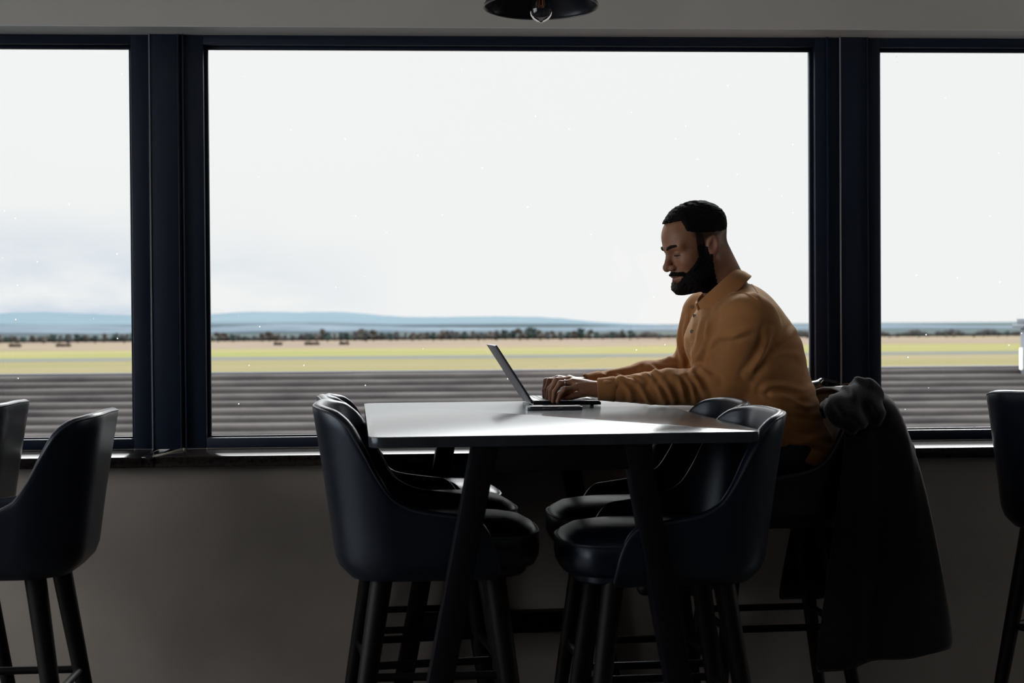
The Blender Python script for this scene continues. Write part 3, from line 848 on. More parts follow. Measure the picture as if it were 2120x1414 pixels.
# ---------------------------------------------------------------- materials
def knit_mat():
    m = M_('tan_knit', (0.43, 0.19, 0.070), 0.85, sheen=0.45, var=0.07, vscale=30, spec=0.2)
    t = m.node_tree; b = t.nodes['Principled BSDF']
    b.inputs['Sheen Roughness'].default_value = 0.45; b.inputs['Sheen Tint'].default_value = (1.0, 0.80, 0.55, 1)
    c = t.nodes.new('ShaderNodeTexCoord'); mp = t.nodes.new('ShaderNodeMapping'); mp.inputs['Scale'].default_value = (420, 420, 300)
    n = t.nodes.new('ShaderNodeTexNoise'); n.inputs['Scale'].default_value = 1.0; n.inputs['Detail'].default_value = 2
    t.links.new(c.outputs['Object'], mp.inputs[0]); t.links.new(mp.outputs[0], n.inputs['Vector'])
    bp = t.nodes.new('ShaderNodeBump'); bp.inputs['Strength'].default_value = 0.25; bp.inputs['Distance'].default_value = 0.002
    t.links.new(n.outputs['Fac'], bp.inputs['Height']); t.links.new(bp.outputs[0], b.inputs['Normal'])
    return m
knit = knit_mat()
HAIRC = (0.008, 0.006, 0.0055)
hair_m = M_('black_hair', HAIRC, 0.8, bump=0.7, bscale=420, spec=0.12)
denim = M_('black_denim', (0.016, 0.017, 0.022), 0.8, bump=0.3, bscale=500)
shoe_m = M_('black_shoe', (0.012, 0.012, 0.012), 0.4)

# ---------------------------------------------------------------- head frame
HC = L(1438, 508, DM - 0.02)
yaw_h, pit = R(18), R(16)
fw = np.array([-math.cos(yaw_h) * math.cos(pit), -math.sin(yaw_h) * math.cos(pit), -math.sin(pit)])
lt = np.array([math.sin(yaw_h), -math.cos(yaw_h), 0.0])
upv = np.cross(fw, lt)
HR = np.stack([fw, lt, upv], 1)              # columns: head x(forward), y(his left = towards the camera), z
HS = 1.055
def Hh(p): return HC + HR @ (np.array(p) * HS)
def head_q(P): return ((P - v3(HC)) @ HR.astype(np.float32)) / HS

def head_field(P):
    q = head_q(P)
    s = q.copy(); s[..., 1] = np.abs(s[..., 1])         # symmetric
    f = ellip(q, (-0.014, 0, 0.036), (0.098, 0.076, 0.084))
    f = smin(f, ellip(q, (0.030, 0, 0.030), (0.060, 0.064, 0.062)), 0.03)            # forehead
    f = smin(f, ellip(q, (0.030, 0, -0.045), (0.056, 0.058, 0.078)), 0.03)           # face
    f = smin(f, rcone(s, (-0.012, 0.058, -0.045), (0.040, 0.038, -0.100), 0.017, 0.018), 0.03)  # jaw
    f = smin(f, ellip(q, (0.066, 0, -0.103), (0.022, 0.026, 0.018)), 0.02)           # chin
    f = smin(f, ellip(q, (0.070, 0, -0.070), (0.024, 0.030, 0.026)), 0.018)          # mouth mound
    f = smin(f, ellip(s, (0.052, 0.044, -0.034), (0.026, 0.022, 0.022)), 0.025)      # cheekbones
    f = smin(f, rcone(s, (0.0865, 0.008, 0.011), (0.066, 0.050, 0.013), 0.009, 0.010), 0.016)   # brows
    f = smax(f, -ellip(s, (0.096, 0.033, -0.008), (0.020, 0.019, 0.013)), 0.012)     # sockets
    f = smin(f, ball(s, (0.070, 0.032, -0.008), 0.0125), 0.003)                       # eyeballs
    f = smin(f, ellip(s, (0.0715, 0.032, -0.0045), (0.0128, 0.0155, 0.0095)), 0.003)  # lowered upper lids
    f = smin(f, ellip(s, (0.0700, 0.032, -0.0165), (0.0120, 0.0150, 0.0050)), 0.004)  # lower lids
    f = smin(f, rcone(q, (0.084, 0, 0.004), (0.1045, 0, -0.036), 0.0075, 0.0105), 0.010)  # nose bridge
    f = smin(f, ball(q, (0.1065, 0, -0.041), 0.0125), 0.006)                           # tip
    f = smin(f, ellip(s, (0.0935, 0.0145, -0.045), (0.0125, 0.0088, 0.0088)), 0.006)   # wings
    f = smax(f, -ellip(s, (0.100, 0.0075, -0.0545), (0.006, 0.004, 0.005)), 0.003)      # nostrils
    f = smin(f, rcone(s, (0.0945, 0.004, -0.0700), (0.0800, 0.024, -0.0755), 0.0062, 0.0035), 0.005)  # upper lip
    f = smin(f, rcone(s, (0.0925, 0.0, -0.0820), (0.0790, 0.021, -0.0785), 0.0075, 0.0035), 0.005)    # lower lip
    f = smax(f, -rcone(s, (0.1010, 0.0, -0.0758), (0.0840, 0.026, -0.0768), 0.0018, 0.0015), 0.003)    # mouth line
    # neck
    f = smin(f, rcone(P, Hh((-0.044, 0, -0.055)), L(1508, 612, DM), 0.067, 0.072), 0.03)
    # ears
    er = Matrix.Rotation(R(-14), 3, 'Y') @ Matrix.Rotation(R(-16), 3, 'Z')
    er = np.array(er)
    e = ellip(s, (-0.022, 0.0785, -0.010), (0.0205, 0.0090, 0.031), er)
    e = smin(e, ellip(s, (-0.015, 0.0740, -0.036), (0.009, 0.007, 0.010)), 0.006)
    e = smax(e, -ellip(s, (-0.017, 0.0880, -0.005), (0.0125, 0.0075, 0.020), er), 0.004)
    e = smin(e, rcone(s, (-0.012, 0.078, 0.000), (-0.023, 0.079, 0.010), 0.0035, 0.003), 0.004)
    e = smin(e, ellip(s, (-0.005, 0.0745, -0.016), (0.005, 0.0055, 0.008)), 0.004)
    f = smin(f, e, 0.005)
    return f, q
g = Grid(HC - np.array([0.16, 0.14, 0.20]), HC + np.array([0.20, 0.14, 0.16]), 0.0021)
Fh, qh = head_field(g.P)
Vb, Fb = surface_nets(Fh, g); Vb = relax(Vb, Fb, 1, 0.4)
body_parts = [(Vb, Fb)]

# ---------------------------------------------------------------- hair and beard: shells over the scalp and jaw
rs = np.random.RandomState(4)
def fuzz(q, amp, fs):
    o = 0
    for k in range(7):
        w = rs.normal(size=3); w = w / np.linalg.norm(w) * fs * rs.uniform(.6, 1.5)
        o = o + np.sin(q @ w.astype(np.float32) + rs.uniform(0, 6.3))
    return amp * o / 2.6
def sstep(x, a, b):
    t = np.clip((x - a) / (b - a), 0, 1); return t * t * (3 - 2 * t)
x, y, z = qh[..., 0], np.abs(qh[..., 1]), qh[..., 2]
# hairline: straight across the forehead, square temple corner, down to the sideburn
front = sstep(z, 0.0845, 0.089)
temple = sstep(-x, -0.047, -0.0425) * sstep(z, 0.026 + 0.45 * np.clip(x - 0.01, -.08, .05), 0.052 + 0.35 * np.clip(x - 0.01, -.02, .05))
cov = np.maximum(front, temple)
thick = 0.0095 * sstep(z, 0.020, 0.088) * (1 - 0.55 * sstep(x, 0.03, 0.075)) + 0.0024
th = cov * thick - (1 - cov) * 0.004 + fuzz(qh, 0.0011, 520) * (0.35 + 0.65 * sstep(z, 0.03, 0.06))
Fhair = smax(Fh - th, -(Fh + 0.006), 0.001)
def cut(V, Fc, keep):
    k = keep[Fc].all(1); Fc = Fc[k]
    u = np.unique(Fc); m = -np.ones(len(V), int); m[u] = np.arange(len(u))
    return V[u], m[Fc]
def shell(name, F, thfield, parent, mat):
    V, Fc = surface_nets(F, g)
    ii = np.clip(((V - g.lo) / g.h).round().astype(int), 0, np.array(g.n) - 1)
    keep = (thfield[tuple(ii.T)] > -0.0025) & (Fh[tuple(ii.T)] > -0.0030)
    V, Fc = cut(V, Fc, keep)
    lab = np.arange(len(V))                            # keep the one connected shell
    E = np.concatenate([Fc[:, [0, 1]], Fc[:, [1, 2]], Fc[:, [2, 3]]])
    while True:
        l2 = lab.copy(); np.minimum.at(l2, E[:, 0], lab[E[:, 1]]); np.minimum.at(l2, E[:, 1], lab[E[:, 0]]); l2 = l2[l2]
        if (l2 == lab).all(): break
        lab = l2
    big = np.bincount(lab).argmax()
    V, Fc = cut(V, Fc, lab == big)
    return link(name, mesh_np(name, V, Fc), mat, parent)
hair = shell('hair', Fhair, th, man, hair_m)
# beard: sideburn strip, along the jaw, round the chin, moustache
xb = x
upper = -0.030 - 0.95 * np.clip(xb - 0.030, 0, 1)          # cheek line falls towards the mouth
side = sstep(xb, -0.004, 0.003) * sstep(-xb, -0.029, -0.019) * sstep(-z, -0.008, 0.03)
jaw = sstep(xb, -0.014, -0.003) * sstep(upper - z, 0.0, 0.012)
mous = np.exp(-((z + 0.0635 + 0.25 * np.clip(y - 0.012, 0, 1)) / 0.0052) ** 2) * sstep(0.042 - y, 0.0, 0.004) * sstep(xb, 0.05, 0.06)
lipzone = np.exp(-((z + 0.0765) / 0.0085) ** 2) * sstep(0.027 - y, 0, 0.006) * sstep(xb, 0.06, 0.072)
covb = np.clip(np.maximum(np.maximum(side * 0.75, jaw), 0) * (1 - lipzone) - 0.9 * lipzone, 0, 1)
below = sstep(z, -0.150, -0.128)                          # stops on the throat
tb = covb * below * (0.0045 + 0.0125 * sstep(-z, 0.06, 0.105) * sstep(xb, 0.0, 0.05)) + mous * 0.0050
tb = np.where((covb * below > 0.03) | (mous > 0.15), tb, -0.004) + fuzz(qh, 0.0011, 560)
Fbeard = smax(Fh - tb, -(Fh + 0.006), 0.001)
beard = shell('beard', Fbeard, tb, man, hair_m)
# eyebrows
brow_m = M_('dark_brow_hair', (0.03, 0.018, 0.013), 0.8, spec=0.1)
for s in (1, -1):
    pts = [Hh((0.0955, s * 0.009, 0.0105)), Hh((0.0955, s * 0.018, 0.0150)), Hh((0.0905, s * 0.031, 0.0185)), Hh((0.0800, s * 0.046, 0.0175)), Hh((0.0690, s * 0.055, 0.0120))]
    MB().tube(pts, [0.0030, 0.0050, 0.0054, 0.0044, 0.0016], n=8).build('eyebrow', brow_m, man)
# eyes: dark slit of iris and lashes under the lowered lid
eye_m = M_('eye_white', (0.16, 0.14, 0.13), 0.3); lash_m = M_('lashes', (0.01, 0.008, 0.008), 0.6)
for s in (1, -1):
    mb = MB(); r_ = bmesh.ops.create_uvsphere(mb.bm, u_segments=20, v_segments=12, radius=0.0118 * HS, matrix=Matrix.Translation(Hh((0.0718, s * 0.032, -0.0098)))); mb.build('eye', eye_m, man)
    pts = [Hh((0.0790, s * 0.0185, -0.0115)), Hh((0.0850, s * 0.028, -0.0105)), Hh((0.0835, s * 0.037, -0.0112)), Hh((0.0755, s * 0.0475, -0.0135))]
    MB().tube(pts, [0.0012, 0.0024, 0.0025, 0.0014], n=6).build('eyelashes', lash_m, man)

# ---------------------------------------------------------------- skin material: darker lips, stubble fade, warm ear
def skin_mat():
    m = M_('brown_skin', (0.36, 0.165, 0.092), 0.48, spec=0.4)
    t = m.node_tree; b = t.nodes['Principled BSDF']
    b.inputs['Subsurface Weight'].default_value = 0.12; b.inputs['Subsurface Radius'].default_value = (0.012, 0.004, 0.002); b.inputs['Subsurface Scale'].default_value = 0.6
    c = t.nodes.new('ShaderNodeTexCoord')
    n = t.nodes.new('ShaderNodeTexNoise'); n.inputs['Scale'].default_value = 45; n.inputs['Detail'].default_value = 4
    t.links.new(c.outputs['Object'], n.inputs['Vector'])
    r = t.nodes.new('ShaderNodeValToRGB'); r.color_ramp.elements[0].position = .3; r.color_ramp.elements[1].position = .7
    r.color_ramp.elements[0].color = (0.32, 0.142, 0.078, 1); r.color_ramp.elements[1].color = (0.41, 0.195, 0.112, 1)
    t.links.new(n.outputs['Fac'], r.inputs[0])
    last = r.outputs[0]
    def spot(cen, rad, col, fac, last):
        mp = t.nodes.new('ShaderNodeMapping'); mp.vector_type = 'TEXTURE'
        mp.inputs['Location'].default_value = cen
        mp.inputs['Rotation'].default_value = Matrix(HR.tolist()).to_euler()
        mp.inputs['Scale'].default_value = rad
        ln = t.nodes.new('ShaderNodeVectorMath'); ln.operation = 'LENGTH'
        t.links.new(c.outputs['Object'], mp.inputs[0]); t.links.new(mp.outputs[0], ln.inputs[0])
        mr = t.nodes.new('ShaderNodeMapRange'); mr.inputs['From Min'].default_value = 1.0; mr.inputs['From Max'].default_value = 0.7
        mr.inputs['To Max'].default_value = fac
        t.links.new(ln.outputs['Value'], mr.inputs['Value'])
        mx = t.nodes.new('ShaderNodeMixRGB'); mx.inputs[2].default_value = (*col, 1)
        t.links.new(mr.outputs[0], mx.inputs[0]); t.links.new(last, mx.inputs[1]); return mx.outputs[0]
    last = spot(Hh((0.092, 0, -0.0775)), (0.02, 0.026, 0.0105), (0.30, 0.12, 0.105), 0.8, last)      # lips
    for s in (1, -1):
        last = spot(Hh((-0.030, s * 0.07, 0.042)), (0.075, 0.05, 0.038), HAIRC, 0.8, last)           # close-cropped fade
        last = spot(Hh((0.012, s * 0.07, 0.008)), (0.017, 0.05, 0.060), HAIRC, 0.9, last)
    for s in (1, -1): last = spot(Hh((-0.022, s * 0.086, -0.010)), (0.029, 0.015, 0.040), (0.42, 0.19, 0.13), 1.0, last)
    last = spot(Hh((-0.085, 0, -0.005)), (0.05, 0.07, 0.07), HAIRC, 0.65, last)
    t.links.new(last, b.inputs['Base Color'])
    bp = t.nodes.new('ShaderNodeBump'); bp.inputs['Strength'].default_value = 0.12; bp.inputs['Distance'].default_value = 0.001
    n2 = t.nodes.new('ShaderNodeTexNoise'); n2.inputs['Scale'].default_value = 500; t.links.new(c.outputs['Object'], n2.inputs['Vector'])
    t.links.new(n2.outputs['Fac'], bp.inputs['Height']); t.links.new(bp.outputs[0], b.inputs['Normal'])
    return m
skin = skin_mat()

# ---------------------------------------------------------------- hands
def hand(wrist, wr, elbow, mcps, fingers, thumb, hs=0.0013):
    """wrist, elbow: points; mcps: 4 knuckles; fingers: 4 lists of (pip, dip, tip); thumb: chain of points"""
    allp = np.array([wrist] + list(mcps) + [p for f in fingers for p in f] + list(thumb))
    lo = allp.min(0) - 0.022; hi = allp.max(0) + np.array([0.05, 0.022, 0.022])
    G = Grid(lo, hi, hs); P = G.P
    el = np.array(elbow); w = np.array(wrist)
    far = w + (el - w) / np.linalg.norm(el - w) * 0.06
    f = rcone(P, w, far, wr * 0.92, wr * 1.02)
    for i, m_ in enumerate(mcps):
        f = smin(f, rcone(P, w + (np.array(m_) - w) * 0.12, m_, 0.017 if i in (1, 2) else 0.0155, 0.0120 if i < 3 else 0.0108), 0.012)
    # thickness of the palm below the metacarpals
    for i in range(3):
        mid = (np.array(mcps[i]) + np.array(mcps[i + 1])) / 2 - np.array([0, 0, 0.006])
        f = smin(f, rcone(P, w + (mid - w) * 0.2 - np.array([0, 0, 0.004]), mid + (w - mid) * 0.12, 0.016, 0.0105), 0.010)
    # heel of the little-finger side
    f = smin(f, rcone(P, w + (np.array(mcps[3]) - w) * 0.15 - np.array([0, 0, 0.008]), np.array(mcps[3]) + (w - np.array(mcps[3])) * 0.35 - np.array([0, 0, 0.010]), 0.015, 0.0125), 0.012)
    rads = [(0.0098, 0.0090, 0.0080, 0.0066), (0.0100, 0.0092, 0.0081, 0.0067), (0.0097, 0.0088, 0.0078, 0.0064), (0.0086, 0.0077, 0.0069, 0.0058)]
    for i in range(4):
        ch = [mcps[i]] + list(fingers[i]); r_ = rads[i]
        d = rcone(P, ch[0], ch[1], r_[0], r_[1])
        d = smin(d, rcone(P, ch[1], ch[2], r_[1], r_[2]), 0.003)
        d = smin(d, rcone(P, ch[2], ch[3], r_[2], r_[3]), 0.003)
        d = smin(d, ball(P, ch[1], r_[1] * 1.10), 0.004)
        f = smin(f, d, 0.0035)
    tr = (0.0135, 0.0115, 0.0098, 0.0078)
    d = rcone(P, thumb[0], thumb[1], tr[0], tr[1]); d = smin(d, rcone(P, thumb[1], thumb[2], tr[1], tr[2]), .004); d = smin(d, rcone(P, thumb[2], thumb[3], tr[2], tr[3]), .003)
    f = smin(f, d, 0.006)
    V, Fc = surface_nets(f, G)
    return relax(V, Fc, 1, 0.4), Fc
ELN = L(1508, 800, 4.42); WRN = L(1240, 806, 4.46); SHN = L(1552, 668, 4.36)
ELF = L(1432, 772, 4.78); WRF = L(1214, 796, 4.64); SHF = L(1462, 652, 4.72)
# near (left) hand: index..little
dn = 4.46
near_m = [L(1178, 784, dn + .055), L(1180, 786, dn + .032), L(1186, 791, dn + .010), L(1193, 801, dn - .010)]
near_f = [
    [L(1150, 790, dn + .060), L(1137, 806, dn + .060), L(1133, 827, dn + .058)],
    [L(1152, 788, dn + .034), L(1141, 808, dn + .036), L(1139, 829, dn + .037)],
    [L(1160, 794, dn + .010), L(1148, 811, dn + .012), L(1145, 831, dn + .014)],
    [L(1170, 806, dn - .014), L(1160, 817, dn - .015), L(1154, 832, dn - .015)]]
near_t = [L(1222, 812, dn + .035), L(1196, 817, dn + .066), L(1176, 824, dn + .078), L(1157, 831, dn + .082)]
body_parts.append(hand(WRN, 0.026, ELN, near_m, near_f, near_t))
# far (right) hand: index nearest the camera
df = 4.60
far_m = [L(1160, 786, df - .030), L(1155, 784, df - .008), L(1158, 787, df + .014), L(1164, 793, df + .034)]
far_f = [
    [L(1138, 789, df - .040), L(1131, 806, df - .043), L(1131, 826, df - .045)],
    [L(1131, 789, df - .012), L(1127, 808, df - .013), L(1127, 826, df - .014)],
    [L(1135, 793, df + .014), L(1130, 810, df + .015), L(1130, 826, df + .016)],
    [L(1144, 798, df + .040), L(1138, 812, df + .042), L(1136, 826, df + .043)]]
far_t = [L(1196, 806, df - .035), L(1176, 812, df - .062), L(1160, 817, df - .072), L(1146, 826, df - .074)]
body_parts.append(hand(WRF, 0.026, ELF, far_m, far_f, far_t))

# ---------------------------------------------------------------- torso, arms, legs under the clothes
SPN = [(L(1628, 928, DM), 0.130), (L(1590, 850, DM), 0.150), (L(1553, 745, DM), 0.160), (L(1530, 690, DM), 0.150), (L(1527, 650, DM), 0.092)]
HIPN = L(1618, 930, 4.43); KNN = L(1395, 948, 4.44); HIPF = L(1618, 930, 4.65); KNF = L(1395, 948, 4.69)
ANN = KNN + np.array([0.06, 0.0, -0.34]); ANF = KNF + np.array([0.06, 0.0, -0.34])
def torso_field(P, grow=0.0, legs=True, arms=True):
    f = None
    sy = 0.74
    for (a, ra), (b, rb) in zip(SPN[:-1], SPN[1:]):
        d = rcone(P, a, b, ra + grow, rb + grow, sy)
        f = d if f is None else smin(f, d, 0.04)
    # belly and chest
    f = smin(f, ellip(P, L(1530, 850, DM), (0.11 + grow, 0.15 + grow, 0.12 + grow)), 0.05)
    f = smin(f, ellip(P, L(1478, 715, DM - 0.03), (0.085 + grow, 0.15 + grow, 0.105 + grow)), 0.05)
    if arms:
        f = smin(f, rcone(P, L(1525, 640, DM - .02), SHN, 0.055 + grow, 0.076 + grow), 0.05)
        f = smin(f, rcone(P, L(1510, 640, DM + .02), SHF, 0.052 + grow, 0.068 + grow), 0.05)
        for s_, e_, w_, k in ((SHN, ELN, WRN, 1), (SHF, ELF, WRF, 0.94)):
            up_ = rcone(P, s_, e_, 0.088 * k + grow, 0.068 * k + grow)
            lo_ = smin(rcone(P, e_, e_ + (w_ - e_) * 0.45, 0.066 * k + grow, 0.057 * k + grow), rcone(P, e_ + (w_ - e_) * 0.45, w_ + (w_ - e_) * -0.02, 0.057 * k + grow, 0.033 + grow), 0.02)
            arm = smin(up_, lo_, 0.035)
            f = smin(f, arm, 0.022)
    if legs:
        for h_, k_, a_ in ((HIPN, KNN, ANN), (HIPF, KNF, ANF)):
            f = smin(f, rcone(P, h_, k_, 0.092 + grow, 0.066 + grow), 0.04)
            f = smin(f, rcone(P, k_, a_, 0.062 + grow, 0.042 + grow), 0.02)
    return f
allp = np.array([p for p, r_ in SPN] + [ELN, WRN, SHN, ELF, WRF, SHF, KNN, KNF, ANN, ANF])
G2 = Grid(allp.min(0) - 0.2, allp.max(0) + 0.2, 0.010)
V, Fc = surface_nets(torso_field(G2.P, -0.012), G2)
body_parts.append((V, Fc))
o_ = 0; VV = []; FF = []
for V, Fc in body_parts: VV.append(V); FF.append(Fc + o_); o_ += len(V)
body = link('body', mesh_np('body', np.concatenate(VV), np.concatenate(FF)), skin, man)

# ---------------------------------------------------------------- jumper
G3 = Grid(np.minimum.reduce([allp.min(0), WRN, WRF]) * [1, 1, 0] + [-.06, -.14, 0.74], [SPN[0][0][0] + .22, .40, L(1520, 540, DM)[2]], 0.0042)
Pj = G3.P
fj = torso_field(Pj, 0.0, legs=False)
# loose roll of cloth above the hip and the hem
fj = smin(fj, rcone(Pj, L(1640, 938, DM), L(1600, 905, DM), 0.128, 0.145, 0.70), 0.03)
# hem plane, tilted like the photo's hem
hem = L(1660, 955, DM)
hn_ = np.array([-0.45, 0, -1.0]); hn_ /= np.linalg.norm(hn_)
fj = np.where(Pj[..., 0] > L(1490, 900, DM)[0], smax(fj, (Pj - v3(hem)) @ hn_.astype(np.float32), 0.006), fj)
fj = np.where(Pj[..., 2] < 0.985, smax(fj, L(1500, 900, DM)[0] - Pj[..., 0], 0.006), fj)
# the forearms rest flat on the table
fj = np.where(Pj[..., 0] < L(1455, 900, 4.45)[0], smax(fj, 1.0212 - Pj[..., 2], 0.004), fj)
# neck opening
nk0 = L(1480, 590, DM - 0.01); nkd = L(1440, 500, DM - .02) - L(1512, 640, DM)
nkd = nkd / np.linalg.norm(nkd)
fj = smax(fj, -rcone(Pj, L(1492, 612, DM - .012), L(1452, 545, DM - 0.03), 0.066, 0.080), 0.006)
# sleeve ends
for w_, e_ in ((WRN, ELN), (WRF, ELF)):
    d_ = (w_ - e_) / np.linalg.norm(w_ - e_)
    cutp = w_ - d_ * 0.002
    near_ = ball(Pj, w_, 0.12)
    fj = np.where(near_ < 0, smax(fj, (Pj - v3(cutp)) @ d_.astype(np.float32), 0.003), fj)
Vj, Fj = surface_nets(fj, G3)
Vj = relax(Vj, Fj, 3, 0.5)
Nj = vnormals(Vj, Fj)
# broad soft unevenness of knitted cloth
rs2 = np.random.RandomState(9)
dd = 0
for k in range(10):
    w_ = rs2.normal(size=3); w_ = w_ / np.linalg.norm(w_) * rs2.uniform(25, 60)
    dd = dd + np.sin(Vj @ w_ + rs2.uniform(0, 6.3))
Vj = Vj + Nj * (0.0009 * dd / 2)[:, None]
# folds as drawn by the photo, on the side that faces the camera; each ridge follows a polyline
def Z(x, y): return (1200 + x / 4.077, 660 + y / 4.077)
def Y(x, y): return (1240 + x / 3.535, 380 + y / 3.535)
folds = [
    # forearm twists
    ([Z(150, 545), Z(290, 540), Z(330, 515), Z(420, 600), Z(440, 680)], .0055, 5.5), ([Z(340, 515), Z(420, 520), Z(520, 560)], .004, 5),
    ([Z(440, 520), Z(500, 560), Z(560, 650), Z(600, 720)], .0045, 5), ([Z(620, 530), Z(670, 600), Z(720, 700)], .005, 5),
    ([Z(690, 515), Z(740, 570), Z(800, 690)], .005, 5), ([Z(800, 480), Z(850, 540), Z(890, 690)], .0055, 5.5),
    ([Z(850, 470), Z(930, 540), Z(980, 680)], .005, 5), ([Z(900, 450), Z(970, 500), Z(1060, 640)], .0055, 6), ([Z(950, 405), Z(1030, 430), Z(1140, 520)], .005, 6),
    # upper arm
    ([Z(1080, 205), Z(1180, 165), Z(1300, 150), Z(1400, 110)], .0035, 5), ([Z(1060, 260), Z(1120, 215), Z(1200, 200)], .003, 5),
    ([Y(790, 1090), Y(830, 1000), Y(900, 920), Y(1000, 860), Y(1060, 830)], .003, 6), ([Y(800, 1000), Y(850, 920), Y(930, 850), Y(1010, 810)], .003, 6),
    ([Y(820, 1140), Y(900, 1100), Y(1000, 1090), Y(1100, 1070)], .003, 6),
    # chest drape between placket and arm
    ([Y(590, 960), Y(575, 1060), Y(590, 1160), Y(610, 1330)], .004, 5), ([Y(640, 980), Y(620, 1100), Y(640, 1250)], .003, 4),
    ([Y(690, 1180), Y(680, 1260), Y(690, 1400)], .0035, 5), ([Y(770, 940), Y(740, 1060), Y(720, 1180), Y(700, 1330)], .005, 6),
    ([Y(800, 960), Y(785, 1080), Y(760, 1190), Y(715, 1320)], .0045, 5), ([Y(560, 1130), Y(600, 1200), Y(620, 1380)], .003, 5),
    ([Y(700, 960), Y(690, 1090)], .003, 5),
    # crease from armpit down the back of the arm
    ([Y(1240, 1080), Y(1225, 1180), Y(1170, 1290), Y(1090, 1400)], .006, 7), ([Y(1430, 1075), Y(1340, 1160), Y(1280, 1190)], .005, 6),
    ([Y(1500, 1290), Y(1430, 1250), Y(1260, 1250)], .003, 7),
    # rolls at the waist
    ([Z(1975, 590), Z(1880, 610), Z(1700, 570), Z(1500, 590)], .005, 7), ([Z(2005, 715), Z(1900, 745), Z(1750, 680), Z(1560, 620)], .008, 7),
    ([Z(1990, 660), Z(1850, 660), Z(1640, 640)], .004, 6), ([Z(2060, 800), Z(1900, 800), Z(1780, 770)], .004, 6), ([Z(2080, 1000), Z(1960, 1020), Z(1820, 1030)], .005, 7), ([Z(2090, 1080), Z(1980, 1060), Z(1760, 1060)], .004, 6),
    # yoke
    ([Y(1060, 760), Y(1140, 800), Y(1200, 880)], .0025, 6), ([Y(960, 780), Y(1020, 745), Y(1060, 740)], .003, 5),
    # far sleeve
    ([Z(280, 500), Z(330, 480), Z(400, 510), Z(440, 540)], .006, 5), ([Z(440, 470), Z(500, 490), Z(540, 530)], .005, 4.5), ([Z(520, 440), Z(570, 470), Z(620, 520)], .005, 4.5), ([Z(580, 405), Z(640, 440), Z(690, 490)], .005, 5), ([Z(120, 490), Z(180, 480), Z(240, 520)], .006, 6), ([Z(680, 320), Z(760, 330), Z(820, 370)], .004, 5),
]
def seg_dist(Q, pl):
    best = np.full(len(Q), 1e9)
    for a, b in zip(pl[:-1], pl[1:]):
        a, b = np.array(a), np.array(b); d = b - a
        t = np.clip(((Q - a) @ d) / (d @ d + 1e-9), 0, 1)
        best = np.minimum(best, np.linalg.norm(Q - a - t[:, None] * d, axis=1))
    return best
def cr_line(pl, n=6):
    P_ = [np.array(p) for p in pl]; P_ = [2 * P_[0] - P_[1]] + P_ + [2 * P_[-1] - P_[-2]]; out = []
    for i in range(1, len(P_) - 2):
        for k in range(n):
            t = k / n
            out.append(0.5 * (2 * P_[i] + (P_[i + 1] - P_[i - 1]) * t + (2 * P_[i - 1] - 5 * P_[i] + 4 * P_[i + 1] - P_[i + 2]) * t * t + (3 * P_[i] - P_[i - 1] - 3 * P_[i + 1] + P_[i + 2]) * t ** 3))
    out.append(P_[-2]); return out
to_c = CAML - Vj; to_c /= np.linalg.norm(to_c, axis=1, keepdims=True)
face_w = np.clip((Nj * to_c).sum(1) * 2.5 + 0.55, 0, 1)
Q = to_px(Vj)
disp = np.zeros(len(Vj))
for pl, amp, s_ in folds:
    pl = cr_line(pl, 4)
    d_ = seg_dist(Q, pl)
    ends = np.minimum(np.linalg.norm(Q - pl[0], axis=1), np.linalg.norm(Q - pl[-1], axis=1))
    fade = np.clip(ends / 18, 0.25, 1)
    disp += 1.5 * amp * fade * (np.exp(-(d_ / s_) ** 2) - 0.45 * np.exp(-((d_ - 1.9 * s_) / (1.1 * s_)) ** 2))
Vj = Vj + Nj * (disp * face_w)[:, None]
Vj = relax(Vj, Fj, 1, 0.3)
jumper = link('jumper', mesh_np('jumper', Vj, Fj), knit, man)
# cast picture-traced seams onto the cloth
bvh = BVHTree.FromPolygons([Vector(v) for v in Vj], [tuple(int(i) for i in f) for f in Fj])
def on_cloth(px, py, lift=0.0):
    dirw = PR @ (U(px, py, 1.0) - Vector((0, 0, CAM_H)))
    h = bvh.ray_cast(Vector(CAML), dirw.normalized())
    if h[0] is None: return None
    return h[0] + h[1] * lift
def seam(pl, r, name='seam', mat=knit, lift=0.0006):
    pts = [on_cloth(p[0], p[1], lift) for p in cr_line(pl, 8)]
    pts = [p for p in pts if p is not None]
    keep = [pts[0]]
    for p in pts[1:]:
        if (p - keep[-1]).length < 0.05: keep.append(p)
    if len(keep) > 2: return MB().tube(keep, r, n=6).build(name, mat, jumper)
seam([Y(870, 860), Y(960, 815), Y(1060, 805), Y(1165, 850)], 0.0020)                                   # sleeve head
seam([Y(1040, 660), Y(1110, 730), Y(1165, 810), Y(1200, 900), Y(1235, 1010), Y(1240, 1080)], 0.0020)   # armhole at the back
seam([Y(660, 900), Y(655, 1000), Y(650, 1100), Y(655, 1165)], 0.0012)
seam([Y(720, 890), Y(712, 1000), Y(695, 1100), Y(690, 1165)], 0.0012)
seam([Y(655, 1163), Y(690, 1166)], 0.0012)
btn = M_('brown_button', (0.10, 0.075, 0.055), 0.35)
for bx_, by_ in (Y(702, 970), Y(683, 1083), Y(686, 905)):
    p = on_cloth(bx_, by_, 0.001)
    if p is None: continue
    nrm = (Vector(CAML) - p).normalized() + Vector((-1.0, 0, 0)); nrm.normalize()
    q = nrm.to_track_quat('Z', 'Y').to_matrix().to_4x4(); q.translation = p
    mb = MB(); mb.lathe([(0.0001, 0.0018), (0.0035, 0.0016), (0.0045, 0.0026), (0.0058, 0.0022), (0.006, 0.0), (0.0001, -0.001)], n=20)
    for v in mb.bm.verts: v.co = q @ v.co
    mb.build('button', btn, jumper)

